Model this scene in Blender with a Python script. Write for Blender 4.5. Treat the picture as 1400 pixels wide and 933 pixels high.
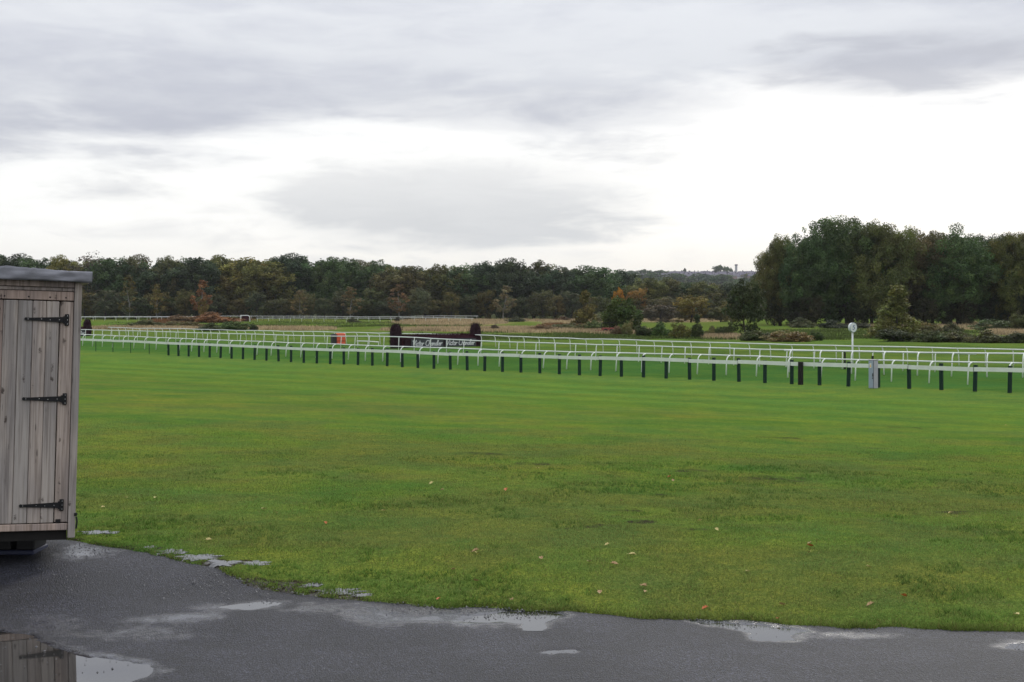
import bpy, math, random
import numpy as np
from mathutils import Matrix, Vector
random.seed(4); RNG = np.random.default_rng(11)
R = math.radians
for o in list(bpy.data.objects): bpy.data.objects.remove(o)
sc = bpy.context.scene; COL = sc.collection

# ------------------------------------------------------------------ camera
F, EYE = 1900.0, 3.0            # focal length in photo pixels (1400 wide), eye height over the track
HZ = 434.0
cam = bpy.data.cameras.new('camera'); camo = bpy.data.objects.new('camera', cam); COL.objects.link(camo)
cam.sensor_width = 36.0; cam.lens = F / 1400 * 36; cam.shift_y = -(466.5 - HZ) / 1400
cam.clip_start = 0.1; cam.clip_end = 12000
camo.location = (0, 0, EYE); camo.rotation_euler = (R(90), 0, 0)
sc.camera = camo

# ------------------------------------------------------------------ world
SUN_EL, SUN_AZ = R(36), R(24)   # azimuth measured from +Y towards +X
world = bpy.data.worlds.new('World'); sc.world = world; world.use_nodes = True
nt = world.node_tree; nt.nodes.clear()
def N(tree, t, **kw):
    n = tree.nodes.new(t)
    for k, v in kw.items():
        if k.startswith('i_'): n.inputs[k[2:].replace('_', ' ')].default_value = v
        else: setattr(n, k, v)
    return n
def math_(tree, op, a, b=None, c=None, clamp=False):
    n = tree.nodes.new('ShaderNodeMath'); n.operation = op; n.use_clamp = clamp
    for i, v in enumerate((a, b, c)):
        if v is None: continue
        if hasattr(v, 'links') or hasattr(v, 'is_linked'): tree.links.new(v, n.inputs[i])
        else: n.inputs[i].default_value = v
    return n.outputs[0]
def maprange(tree, v, a, b, c=0.0, d=1.0, smooth=True):
    n = tree.nodes.new('ShaderNodeMapRange'); n.interpolation_type = 'SMOOTHSTEP' if smooth else 'LINEAR'
    tree.links.new(v, n.inputs[0])
    for i, x in enumerate((a, b, c, d)): n.inputs[i + 1].default_value = x
    return n.outputs[0]
def mixc(tree, f, a, b, blend='MIX'):
    n = tree.nodes.new('ShaderNodeMix'); n.data_type = 'RGBA'; n.blend_type = blend
    for s, v in ((n.inputs[0], f), (n.inputs[6], a), (n.inputs[7], b)):
        if hasattr(v, 'is_linked'): tree.links.new(v, s)
        elif isinstance(v, (int, float)): s.default_value = v
        else: s.default_value = (*v[:3], 1)
    return n.outputs[2]
def noise(tree, vec, scale, detail=4, rough=.55, dist=0.0):
    n = tree.nodes.new('ShaderNodeTexNoise'); n.inputs['Scale'].default_value = scale
    n.inputs['Detail'].default_value = detail; n.inputs['Roughness'].default_value = rough; n.inputs['Distortion'].default_value = dist
    if vec is not None: tree.links.new(vec, n.inputs['Vector'])
    return n.outputs[0]
def mapping(tree, vec, scale=(1, 1, 1), loc=(0, 0, 0)):
    n = tree.nodes.new('ShaderNodeMapping'); n.inputs['Scale'].default_value = scale; n.inputs['Location'].default_value = loc
    tree.links.new(vec, n.inputs[0]); return n.outputs[0]

def build_world():
    t = nt
    tc = N(t, 'ShaderNodeTexCoord'); d = tc.outputs['Generated']
    sx = N(t, 'ShaderNodeSeparateXYZ'); t.links.new(d, sx.inputs[0])
    x, y, z = sx.outputs
    el = math_(t, 'ARCSINE', z)
    az = math_(t, 'ARCTAN2', x, y)
    n1 = noise(t, mapping(t, d, (5, 5, 26), (3.1, 0.4, .2)), 1.0, 6, .55, .3)     # large banks
    n2 = noise(t, mapping(t, d, (14, 14, 60), (7.7, 2.4, 1.0)), 1.0, 6, .6, .4)   # wisps
    n3 = noise(t, mapping(t, d, (2.6, 2.6, 17), (1.3, 9.4, 4.2)), 1.0, 3, .5)     # broad tone
    # clear layer between clouds: pale bright veil
    sky = N(t, 'ShaderNodeTexSky'); sky.sky_type = 'NISHITA'; sky.sun_disc = False
    sky.sun_elevation = SUN_EL; sky.sun_rotation = SUN_AZ; sky.air_density = 1.0; sky.dust_density = 2.0
    skyc = mixc(t, 1.0, sky.outputs[0], (.10, .10, .10), 'MULTIPLY')
    veil = mixc(t, maprange(t, el, 0.0, .075), (.86, .85, .81), (1.09, 1.09, 1.08))
    base = mixc(t, .88, skyc, veil)
    # faint streaks in the bright gap
    st = maprange(t, math_(t, 'ADD', math_(t, 'MULTIPLY', n2, .6), math_(t, 'MULTIPLY', n1, .4)), .46, .66)
    st = math_(t, 'MULTIPLY', st, maprange(t, x, .30, -.10, .12, .55))
    base = mixc(t, st, base, (.78, .785, .79))
    # high stratus deck
    e = math_(t, 'ADD', el, math_(t, 'MULTIPLY', math_(t, 'SUBTRACT', n1, .5), .13))
    e = math_(t, 'ADD', e, math_(t, 'MULTIPLY', math_(t, 'SUBTRACT', n2, .5), .035))
    e = math_(t, 'SUBTRACT', e, math_(t, 'MULTIPLY', x, .075))
    bank = maprange(t, e, .108, .168)
    tone = math_(t, 'ADD', math_(t, 'MULTIPLY', n3, .45), math_(t, 'MULTIPLY', n2, .30))
    tone = math_(t, 'ADD', tone, math_(t, 'MULTIPLY', n1, .30))
    deck = mixc(t, maprange(t, tone, .40, .66), (.80, .825, .87), (.61, .635, .715))
    cie = math_(t, 'MULTIPLY_ADD', math_(t, 'MAXIMUM', z, 0.0), 1.42, .72)
    cc = N(t, 'ShaderNodeCombineXYZ'); [t.links.new(cie, cc.inputs[i]) for i in range(3)]
    deck = mixc(t, 1.0, deck, cc.outputs[0], 'MULTIPLY')
    out = mixc(t, bank, base, deck)
    # detached cloud below the deck
    def blob(caz, cel, raz, rel, k, thr0, thr1):
        a = math_(t, 'DIVIDE', math_(t, 'SUBTRACT', az, caz), raz)
        b = math_(t, 'DIVIDE', math_(t, 'SUBTRACT', el, cel), rel)
        r2 = math_(t, 'ADD', math_(t, 'MULTIPLY', a, a), math_(t, 'MULTIPLY', b, b))
        r2 = math_(t, 'ADD', r2, math_(t, 'MULTIPLY', math_(t, 'SUBTRACT', n2, .5), k))
        r2 = math_(t, 'ADD', r2, math_(t, 'MULTIPLY', math_(t, 'SUBTRACT', n1, .5), k * .8))
        return maprange(t, r2, thr0, thr1, 1.0, 0.0)
    b1 = blob(-.035, .080, .150, .036, 2.3, .20, 1.2)
    out = mixc(t, math_(t, 'MULTIPLY', b1, .95), out, mixc(t, math_(t, 'ADD', math_(t, 'MULTIPLY', n2, .5), maprange(t, el, .11, .06, 0, .5)), (.90, .905, .905), (.60, .62, .645)))
    b2 = blob(.29, .176, .11, .020, 3.6, -.3, 1.5)
    out = mixc(t, math_(t, 'MULTIPLY', b2, .8), out, (.50, .52, .59))
    b3 = blob(.03, .150, .13, .018, 2.8, .3, 1.2)
    out = mixc(t, math_(t, 'MULTIPLY', b3, .3), out, (.60, .62, .68))
    bg = N(t, 'ShaderNodeBackground'); t.links.new(out, bg.inputs[0]); bg.inputs[1].default_value = 1.0
    wo = N(t, 'ShaderNodeOutputWorld'); t.links.new(bg.outputs[0], wo.inputs[0])
build_world()
sun = bpy.data.lights.new('sun', 'SUN'); sun.energy = 1.5; sun.angle = R(14); sun.color = (1, .95, .88)
suno = bpy.data.objects.new('sun', sun); COL.objects.link(suno)
sd = Vector((math.sin(SUN_AZ) * math.cos(SUN_EL), math.cos(SUN_AZ) * math.cos(SUN_EL), math.sin(SUN_EL)))
suno.rotation_euler = (-sd).to_track_quat('-Z', 'Y').to_euler(); suno.location = (0, 0, 60)
sc.view_settings.view_transform = 'Standard'; sc.view_settings.look = 'None'
sc.view_settings.exposure = 0.0; sc.view_settings.gamma = 1.0; sc.view_settings.use_curve_mapping = False
sc.render.engine = 'CYCLES'

# ------------------------------------------------------------------ terrain functions
def ss(a, b, x):
    t = np.clip((np.asarray(x, float) - a) / (b - a), 0, 1); return t * t * (3 - 2 * t)
UX, UY = -0.6775, 0.7355            # direction the rails run (away, to the left)
NX, NY = 0.7355, 0.6775             # across the track, away from the lawn
RY = [0, 85, 95, 105, 125, 155, 270, 420, 470, 600, 800, 1300, 2300, 3200, 9000]
RZ = [0, 0, .05, .15, .38, .60, 1.35, 2.2, 2.5, 3.0, 4.0, 22, 71, 60, 10]
QF = NX * 19.66 + NY * 54.9         # the board fence
def far_rise(Y): return np.interp(Y, RY, RZ)
def vn(X, Y, s, seed):               # cheap smooth value noise
    X = np.asarray(X, float) / s + seed * 17.3; Y = np.asarray(Y, float) / s - seed * 9.1
    xi = np.floor(X).astype(np.int64); yi = np.floor(Y).astype(np.int64); fx = X - xi; fy = Y - yi
    fx = fx * fx * (3 - 2 * fx); fy = fy * fy * (3 - 2 * fy)
    def h(a, b):
        n = (a * 374761393 + b * 668265263 + seed * 974711) & 0x7fffffff
        n = ((n ^ (n >> 13)) * 1274126177) & 0x7fffffff
        return ((n ^ (n >> 16)) & 0xffff) / 65535.0
    return (h(xi, yi) * (1 - fx) + h(xi + 1, yi) * fx) * (1 - fy) + (h(xi, yi + 1) * (1 - fx) + h(xi + 1, yi + 1) * fx) * fy
def z0(X, Y):
    X = np.asarray(X, float); Y = np.asarray(Y, float)
    near = .92 + .16 * ss(9, 12, Y)
    q = NX * X + NY * Y
    lawn = 1.08 * (1 - ss(5, 45, q))
    z = near + (lawn - near) * ss(10, 16, Y)
    z = z + far_rise(Y)
    z = z + .22 * np.exp(-((X + 6) ** 2 + (Y - 116) ** 2) / 60.0)     # turf swell under the jump
    return z
def zt(X, Y):
    X = np.asarray(X, float); Y = np.asarray(Y, float)
    a = ss(13, 20, Y)
    return z0(X, Y) + a * (.05 * (vn(X, Y, 6, 1) - .5) + .02 * (vn(X, Y, 1.7, 2) - .5)) + ss(150, 300, Y) * .5 * (vn(X, Y, 22, 3) - .5) * (1 - ss(450, 700, Y))
_YS = np.geomspace(5, 900, 24000)
def ground_at(px, py, lift=0.0):
    X = (px - 700) / F * _YS
    yy = HZ - F * (zt(X, _YS) + lift - EYE) / _YS
    i = int(np.argmax(yy <= py)) if (yy <= py).any() else len(_YS) - 1
    return float(X[i]), float(_YS[i])
def XY(px, Y): return (px - 700) / F * Y
def proj(X, Y, Z): return 700 + F * X / Y, HZ - F * (Z - EYE) / Y

# lawn edge along the tarmac
EDGE_PX = [(-700, 655), (-400, 672), (-250, 685), (-120, 700), (-30, 716), (50, 731), (105, 741), (200, 757), (265, 771), (330, 791), (390, 809), (440, 819), (520, 825), (640, 832), (800, 841), (1000, 852), (1200, 860), (1400, 868), (1700, 880), (2200, 895)]
EDGE = np.array([ground_at(*p) for p in EDGE_PX])
EDGE = EDGE[np.argsort(EDGE[:, 0])]
def edge_y(X):
    X = np.asarray(X, float)
    e = np.interp(X, EDGE[:, 0], EDGE[:, 1])
    return e + .10 * (vn(X, X * 0 + 3, .35, 5) - .5) + .12 * (vn(X, X * 0 + 1, 1.1, 6) - .5) + .05 * (vn(X, X * 0 + 7, .09, 8) - .5)

# ------------------------------------------------------------------ mesh helpers
class MB:
    def __init__(s): s.v = []; s.f = []; s.m = []; s.mi = 0
    def add(s, vs, fs):
        b = len(s.v); s.v += [tuple(p) for p in vs]
        for f in fs: s.f.append(tuple(b + i for i in f)); s.m.append(s.mi)
    def box(s, lo, hi, mat=None, jig=0.0):
        x0, y0, z0_ = lo; x1, y1, z1 = hi
        vs = [(x0, y0, z0_), (x1, y0, z0_), (x1, y1, z0_), (x0, y1, z0_), (x0, y0, z1), (x1, y0, z1), (x1, y1, z1), (x0, y1, z1)]
        if jig: vs = [tuple(c + random.uniform(-jig, jig) for c in p) for p in vs]
        if mat is not None: vs = [tuple(mat @ Vector(p)) for p in vs]
        s.add(vs, [(0, 3, 2, 1), (4, 5, 6, 7), (0, 1, 5, 4), (1, 2, 6, 5), (2, 3, 7, 6), (3, 0, 4, 7)])
    def bbox(s, lo, hi, b, mat=None):       # box with chamfered vertical and horizontal edges
        x0, y0, z0_ = lo; x1, y1, z1 = hi
        rings = []
        for z, i in ((z0_, b), (z0_ + b, 0), (z1 - b, 0), (z1, b)):
            rings.append([(x0 + i + b, y0 + i, z), (x1 - i - b, y0 + i, z), (x1 - i, y0 + i + b, z), (x1 - i, y1 - i - b, z), (x1 - i - b, y1 - i, z), (x0 + i + b, y1 - i, z), (x0 + i, y1 - i - b, z), (x0 + i, y0 + i + b, z)])
        vs = [p for r in rings for p in r]
        if mat is not None: vs = [tuple(mat @ Vector(p)) for p in vs]
        fs = [tuple(range(7, -1, -1)), tuple(range(24, 32))]
        for k in range(3):
            for j in range(8): fs.append((k * 8 + j, k * 8 + (j + 1) % 8, k * 8 + 8 + (j + 1) % 8, k * 8 + 8 + j))
        s.add(vs, fs)
    def tube(s, pts, rad, n=8, cap=True):
        pts = [Vector(p) for p in pts]
        if not hasattr(rad, '__len__'): rad = [rad] * len(pts)
        vs = []; up = None
        for i, p in enumerate(pts):
            d = (pts[min(i + 1, len(pts) - 1)] - pts[max(i - 1, 0)]).normalized()
            if up is None: up = d.orthogonal().normalized()
            up = (up - d * up.dot(d)).normalized(); w = d.cross(up)
            for k in range(n):
                a = 2 * math.pi * k / n; vs.append(p + (up * math.cos(a) + w * math.sin(a)) * rad[i])
        fs = []
        for i in range(len(pts) - 1):
            for k in range(n): fs.append((i * n + k, i * n + (k + 1) % n, (i + 1) * n + (k + 1) % n, (i + 1) * n + k))
        if cap: fs += [tuple(range(n - 1, -1, -1)), tuple((len(pts) - 1) * n + k for k in range(n))]
        s.add(vs, fs)
    def mesh(s, name, mats, smooth=False):
        me = bpy.data.meshes.new(name); me.from_pydata(s.v, [], s.f)
        for m in (mats if isinstance(mats, (list, tuple)) else [mats]): me.materials.append(m)
        me.polygons.foreach_set('material_index', s.m)
        if smooth: me.polygons.foreach_set('use_smooth', [True] * len(s.f))
        me.update(); return me
    def build(s, name, mats, parent=None, smooth=False): return obj(name, s.mesh(name, mats, smooth), parent)
def obj(name, me, parent=None, loc=None):
    o = bpy.data.objects.new(name, me); COL.objects.link(o)
    if parent is not None: o.parent = parent
    if loc is not None: o.location = loc
    return o
def np_mesh(name, verts, faces, mat, attr=None, smooth=False):
    me = bpy.data.meshes.new(name); verts = np.asarray(verts, np.float32); faces = np.asarray(faces, np.int32)
    k = faces.shape[1]; me.vertices.add(len(verts)); me.vertices.foreach_set('co', verts.ravel())
    me.loops.add(faces.size); me.loops.foreach_set('vertex_index', faces.ravel())
    me.polygons.add(len(faces)); me.polygons.foreach_set('loop_start', np.arange(0, faces.size, k, dtype=np.int32))
    if smooth: me.polygons.foreach_set('use_smooth', np.ones(len(faces), bool))
    me.materials.append(mat)
    if attr is not None:
        for nm, arr in attr.items():
            arr = np.asarray(arr, np.float32)
            if arr.ndim == 1: a = me.attributes.new(nm, 'FLOAT', 'POINT'); a.data.foreach_set('value', arr)
            else:
                a = me.attributes.new(nm, 'FLOAT_COLOR', 'POINT'); c = np.ones((len(arr), 4), np.float32); c[:, :3] = arr; a.data.foreach_set('color', c.ravel())
    me.update(calc_edges=True); me.validate(); return me
def tag(o, label=None, cat=None, group=None, kind=None):
    if label: o['label'] = label
    if cat: o['category'] = cat
    if group: o['group'] = group
    if kind: o['kind'] = kind
    return o
def empty(name, loc, rz=0.0):
    o = bpy.data.objects.new(name, None); COL.objects.link(o); o.location = loc; o.rotation_euler = (0, 0, rz); o.empty_display_size = .2; return o

# ------------------------------------------------------------------ materials
def new_mat(name):
    m = bpy.data.materials.new(name); m.use_nodes = True; t = m.node_tree; p = t.nodes['Principled BSDF']; return m, t, p
def bump(t, p, h, strength, dist):
    b = N(t, 'ShaderNodeBump'); b.inputs['Strength'].default_value = strength; b.inputs['Distance'].default_value = dist
    t.links.new(h, b.inputs['Height']); t.links.new(b.outputs[0], p.inputs['Normal'])
def plain(name, col, rough=.6, var=.15, scale=8, metallic=0, spec=.5):
    m, t, p = new_mat(name)
    tc = N(t, 'ShaderNodeTexCoord'); n = noise(t, tc.outputs['Object'], scale, 5, .6)
    c = mixc(t, n, tuple(x * (1 - var) for x in col), tuple(min(1, x * (1 + var)) for x in col)); t.links.new(c, p.inputs['Base Color'])
    p.inputs['Roughness'].default_value = rough; p.inputs['Metallic'].default_value = metallic; p.inputs['Specular IOR Level'].default_value = spec
    return m
M = {}
M['rail'] = plain('white_rail_plastic', (.62, .64, .62), .5, .16, 1.3)
M['railpost'] = plain('white_post_plastic', (.70, .72, .68), .5, .14, 3)
M['board'] = plain('weathered_white_board', (.60, .64, .58), .65, .18, 2.2)
M['green_post'] = plain('dark_green_timber', (.012, .030, .022), .7, .4, 9, 0, .12)
M['dark_post'] = plain('dark_creosote_timber', (.018, .017, .016), .7, .4, 9, 0, .12)
M['black_iron'] = plain('black_iron', (.010, .010, .011), .6, .3, 30, 0, .25)
M['screw'] = plain('bright_screw', (.45, .45, .44), .35, .1, 30, 1.0)
M['steel'] = plain('grey_painted_steel', (.26, .31, .38), .45, .10, 6)
M['steel_b'] = plain('grey_painted_steel_side', (.36, .35, .40), .45, .10, 6)
M['yellow'] = plain('yellow_sticker', (.75, .36, .03), .5, .05)
M['cream'] = plain('white_sticker', (.62, .62, .58), .5, .05)
M['blackplastic'] = plain('black_plastic', (.015, .015, .016), .5, .2)
M['orange'] = plain('orange_red_sheet', (.62, .095, .035), .5, .15, 2.5)
M['twig'] = plain('birch_brush_maroon', (.040, .014, .020), .9, .5, 5, 0, .05)
M['twig_dark'] = plain('birch_brush_dark', (.026, .014, .018), .9, .5, 5, 0, .05)
M['banner'] = plain('dark_slate_banner', (.032, .036, .044), .6, .2, 3)
M['ink'] = plain('white_lettering', (.56, .57, .58), .6, .1)
M['blue_ink'] = plain('blue_grey_numeral', (.12, .16, .28), .6, .1)
M['red_trailer'] = plain('faded_red_trailer', (.24, .055, .04), .6, .4, 4)
M['rubber'] = plain('black_tyre', (.012, .012, .012), .8, .3)
M['stone'] = plain('loose_chippings', (.055, .056, .062), .6, .6, 25)
M['block'] = plain('dark_block', (.02, .02, .022), .8, .4, 8)
M['blue_block'] = plain('dark_blue_pallet', (.018, .024, .06), .6, .3, 8)
M['bark'] = plain('dark_bark', (.045, .038, .030), .9, .4, 6)
M['bark_pale'] = plain('pale_birch_bark', (.17, .165, .15), .8, .45, 4)
M['house_wall'] = plain('far_brick_wall', (.30, .22, .21), .8, .3, .1)
M['house_white'] = plain('far_rendered_wall', (.55, .53, .52), .8, .2, .1)
M['house_roof'] = plain('far_slate_roof', (.11, .10, .13), .7, .3, .1)
M['chrome'] = plain('pale_tower', (.4, .4, .42), .7, .1, .1)

def leaf_mat(name, trans=.25):
    m, t, p = new_mat(name)
    oi = N(t, 'ShaderNodeObjectInfo'); at = N(t, 'ShaderNodeAttribute'); at.attribute_name = 'tint'
    tc = N(t, 'ShaderNodeTexCoord')
    c = mixc(t, 1.0, oi.outputs['Color'], at.outputs['Color'], 'MULTIPLY')
    n = noise(t, tc.outputs['Object'], .35, 3)
    c = mixc(t, maprange(t, n, .3, .7, 0, .55), c, mixc(t, 1.0, c, (1.10, 1.0, .82), 'MULTIPLY'))
    t.links.new(c, p.inputs['Base Color']); p.inputs['Roughness'].default_value = .65; p.inputs['Specular IOR Level'].default_value = .2
    tr = N(t, 'ShaderNodeBsdfTranslucent'); t.links.new(c, tr.inputs[0])
    mx = N(t, 'ShaderNodeMixShader'); mx.inputs[0].default_value = trans
    t.links.new(p.outputs[0], mx.inputs[1]); t.links.new(tr.outputs[0], mx.inputs[2]); t.links.new(mx.outputs[0], t.nodes['Material Output'].inputs[0])
    return m
M['leaf'] = leaf_mat('foliage')
def vcol_mat(name, rough=.7, trans=.25):
    m, t, p = new_mat(name); at = N(t, 'ShaderNodeAttribute'); at.attribute_name = 'tint'
    t.links.new(at.outputs['Color'], p.inputs['Base Color']); p.inputs['Roughness'].default_value = rough; p.inputs['Specular IOR Level'].default_value = .02
    tr = N(t, 'ShaderNodeBsdfTranslucent'); t.links.new(at.outputs['Color'], tr.inputs[0])
    mx = N(t, 'ShaderNodeMixShader'); mx.inputs[0].default_value = trans
    t.links.new(p.outputs[0], mx.inputs[1]); t.links.new(tr.outputs[0], mx.inputs[2]); t.links.new(mx.outputs[0], t.nodes['Material Output'].inputs[0])
    return m
M['blade'] = vcol_mat('grass_blades')

def wood_mat():
    m, t, p = new_mat('weathered_softwood')
    tc = N(t, 'ShaderNodeTexCoord'); oi = N(t, 'ShaderNodeObjectInfo')
    off = N(t, 'ShaderNodeVectorMath'); off.operation = 'SCALE'; off.inputs[0].default_value = (7, 3, 11); t.links.new(oi.outputs['Random'], off.inputs['Scale'])
    ad = N(t, 'ShaderNodeVectorMath'); t.links.new(tc.outputs['Object'], ad.inputs[0]); t.links.new(off.outputs[0], ad.inputs[1])
    v = ad.outputs[0]
    grain = noise(t, mapping(t, v, (55, 55, 1.6)), 1.0, 5, .6, .6)
    broad = noise(t, mapping(t, v, (7, 7, 1.1)), 1.0, 3, .5)
    vo = N(t, 'ShaderNodeTexVoronoi'); vo.inputs['Scale'].default_value = 1.0; t.links.new(mapping(t, v, (11, 3, 4.4)), vo.inputs['Vector'])
    knot = maprange(t, math_(t, 'ADD', vo.outputs['Distance'], math_(t, 'MULTIPLY', math_(t, 'SUBTRACT', noise(t, v, 30, 3, .7), .5), .45)), .06, .17, 1, 0)
    vo2 = N(t, 'ShaderNodeTexVoronoi'); vo2.inputs['Scale'].default_value = 1.0; t.links.new(mapping(t, v, (26, 5, 7)), vo2.inputs['Vector'])
    fleck = math_(t, 'MULTIPLY', maprange(t, vo2.outputs['Distance'], .12, .28, 1, 0), maprange(t, grain, .5, .6))
    c = mixc(t, oi.outputs['Random'], (.46, .35, .29), (.40, .375, .345)); rv = math_(t, 'FRACT', math_(t, 'MULTIPLY', oi.outputs['Random'], 7.31)); c = mixc(t, rv, mixc(t, 1.0, c, (.74, .75, .77), 'MULTIPLY'), mixc(t, 1.0, c, (1.16, 1.14, 1.10), 'MULTIPLY'))
    c = mixc(t, maprange(t, broad, .35, .65), c, mixc(t, 1.0, c, (.66, .68, .72), 'MULTIPLY'))
    c = mixc(t, maprange(t, grain, .38, .66, 0, .75), c, mixc(t, 1.0, c, (.50, .47, .45), 'MULTIPLY'))
    c = mixc(t, math_(t, 'MULTIPLY', knot, .85), c, (.045, .032, .025))
    c = mixc(t, math_(t, 'MULTIPLY', fleck, .7), c, (.045, .036, .03))
    t.links.new(c, p.inputs['Base Color']); p.inputs['Roughness'].default_value = .7; p.inputs['Specular IOR Level'].default_value = .3
    bump(t, p, grain, .4, .003)
    return m
M['wood'] = wood_mat()
def felt_mat():
    m, t, p = new_mat('grey_roofing_felt'); tc = N(t, 'ShaderNodeTexCoord')
    n = noise(t, mapping(t, tc.outputs['Object'], (2, 2, 9)), 1.0, 5, .6, 1.2); g = noise(t, tc.outputs['Object'], 400, 2)
    c = mixc(t, maprange(t, n, .35, .68), (.235, .24, .27), (.15, .152, .17)); t.links.new(c, p.inputs['Base Color'])
    p.inputs['Roughness'].default_value = .5; bump(t, p, math_(t, 'ADD', math_(t, 'MULTIPLY', n, 3.0), g), .5, .006)
    return m
M['felt'] = felt_mat()

# ------------------------------------------------------------------ ground sheet
def axis(dense_lo, dense_hi, step, lo, hi, grow):
    a = list(np.arange(dense_lo, dense_hi, step)); s = step; x = a[-1]
    while x < hi: s *= grow; x += s; a.append(x)
    s = step; x = a[0]; b = []
    while x > lo: s *= grow; x -= s; b.append(x)
    return np.array(b[::-1] + a)
gx = axis(-5.2, 5.2, .06, -6000, 6000, 1.055)
gy = axis(8.3, 13.2, .055, -60, 9000, 1.030)
GX, GY = np.meshgrid(gx, gy)
def ground_z(X, Y):
    z = zt(X, Y)
    de = Y - edge_y(X)                                    # >0 lawn, <0 tarmac side
    return z + np.where(Y < 60, -.035 + .046 * ss(-.06, .04, de), .0)
GZ = ground_z(GX, GY)
def ell(P, Q, cx, cy, rx, ry): return np.clip(1.25 - np.sqrt(((P - cx) / rx) ** 2 + ((Q - cy) / ry) ** 2), 0, .5) * 2
BLOND = [(615, 441, 80, 4.5), (640, 451, 120, 2.6), (700, 437, 150, 3.5), (760, 452, 110, 4), (800, 441, 60, 4), (920, 437, 90, 4), (945, 433, 60, 3), (1325, 446, 45, 5), (1390, 455, 40, 4), (390, 450, 70, 2.0), (200, 449.5, 80, 2), (1000, 462, 50, 2), (1190, 446, 60, 2), (850, 455, 60, 3)]
RUSSET = [(290, 436, 60, 5), (230, 440, 30, 3), (770, 447, 30, 3)]
def ground_colour(X, Y, Z):
    px, py = proj(X, np.maximum(Y, 5), Z)
    q = NX * X + NY * Y
    n1 = vn(X, Y, 3.5, 11); n2 = vn(X, Y, 11, 12); n3 = vn(X, Y, .9, 13)
    lawn_a = np.array([.122, .198, .040]); lawn_b = np.array([.146, .194, .046]); lawn_c = np.array([.112, .204, .046])
    w = np.clip(.15 + .55 * (1 - ss(12, 38, q)) + .7 * (n1 - .5) + .5 * (n2 - .5) + .3 * (n3 - .5), 0, 1)[..., None]
    c = lawn_a * (1 - w) + lawn_b * w
    w2 = np.clip(ss(14, 46, q) * .9 + .7 * (n2 - .6), 0, 1)[..., None]; c = c * (1 - w2) + lawn_c * w2
    dull = np.clip((ss(.52, .80, vn(X, Y, 2.3, 17)) * .75 + ss(.55, .85, vn(X, Y, .75, 18)) * .55 + ss(.6, .9, vn(X, Y, .3, 19)) * .35) * (1 - .75 * ss(16, 34, q)), 0, .52)[..., None]; c = c * (1 - dull) + np.array([.138, .154, .050]) * dull
    lush = (ss(.58, .85, vn(X, Y, 1.6, 20)) * .5 * (1 - ss(25, 40, q)))[..., None]; c = c * (1 - lush) + np.array([.076, .165, .034]) * lush
    # mown streaks parallel to the fence, near the fence paler
    c = c * (1 + .13 * (n2[..., None] + .3) * np.sin(q * 1.25 + 5 * n2 + 1.5 * n1)[..., None] * ss(20, 34, q)[..., None])
    pale = (ss(QF - 9, QF - 2, q) * (1 - ss(QF, QF + .6, q)))[..., None]; c = c * (1 - .5 * pale) + np.array([.135, .205, .055]) * .5 * pale
    tr = ss(QF + .3, QF + 1.2, q)[..., None]; track = np.array([.066, .145, .038]); c = c * (1 - tr) + track * (.85 + .3 * n1[..., None]) * tr
    # ground between rail B and beyond: rougher, more olive
    qb = NX * 22.8 + NY * 74.5; qc = NX * 26.3 + NY * 88
    ol = ss(qb - 2, qc + 6, q)[..., None]; c = c * (1 - ol) + np.array([.105, .160, .040]) * (.75 + .5 * n1[..., None]) * ol
    fld = ss(150, 230, Y)[..., None]; n4 = vn(X, Y, 30, 14)[..., None]
    c = c * (1 - fld) + (np.array([.105, .170, .034]) * (1 - n4) + np.array([.125, .150, .044]) * n4) * fld
    far = Y > 120
    bl = np.zeros_like(X); ru = np.zeros_like(X)
    for e in BLOND: bl = np.maximum(bl, ell(px, py, *e))
    for e in RUSSET: ru = np.maximum(ru, ell(px, py, *e))
    nn = vn(X, Y, 5, 15)
    bl = np.where(far & (Y < 470), np.clip(bl * (1.5 * nn + .2) * (.35 + 1.1 * vn(X, Y, 13, 16)), 0, 1), 0)[..., None]; c = c * (1 - bl) + np.array([.28, .22, .13]) * bl
    ru = np.where(far & (Y < 470), np.clip(ru * (1.2 * nn + .3), 0, 1), 0)[..., None]; c = c * (1 - ru) + np.array([.13, .07, .035]) * ru
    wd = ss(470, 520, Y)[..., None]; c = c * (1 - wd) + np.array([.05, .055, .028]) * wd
    return c
MUD = [(803, 722, .34, .16), (850, 700, .40, .14), (655, 622, .6, .3), (1058, 656, .9, .4), (730, 636, .5, .2), (880, 715, .3, .1), (960, 726, .25, .1), (1300, 702, .3, .15), (1250, 585, 1.6, .5), (900, 678, .35, .15), (1080, 600, .9, .3), (940, 645, .4, .2),
       (133, 730, .30, .14), (215, 752, .12, .08), (255, 764, .30, .10), (300, 773, .35, .10), (350, 772, .16, .08), (460, 812, .24, .06), (430, 803, .2, .05), (497, 816, .12, .04)]
def mud_mask(X, Y):
    m = np.zeros_like(X)
    for i, (px, py, rx, ry) in enumerate(MUD):
        amp = 1.0 if i >= 12 else .76
        cx, cy = ground_at(px, py)
        r = np.sqrt(((X - cx) / rx) ** 2 + ((Y - cy) / (ry * 1.6)) ** 2)
        m = np.maximum(m, amp - amp * ss(.1, 1.1, r + 1.1 * (vn(X, Y, .13, 21) - .5) + .7 * (vn(X, Y, .35, 22) - .5)))
    de = Y - edge_y(X); m = np.maximum(m, .86 * (1 - ss(.02, .30, de + .35 * (vn(X, Y, .2, 23) - .5))) * (1 - ss(-.9, -.2, X)) * (de > -.3))
    return m
GC = ground_colour(GX, GY, GZ); GM = mud_mask(GX, GY)
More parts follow.
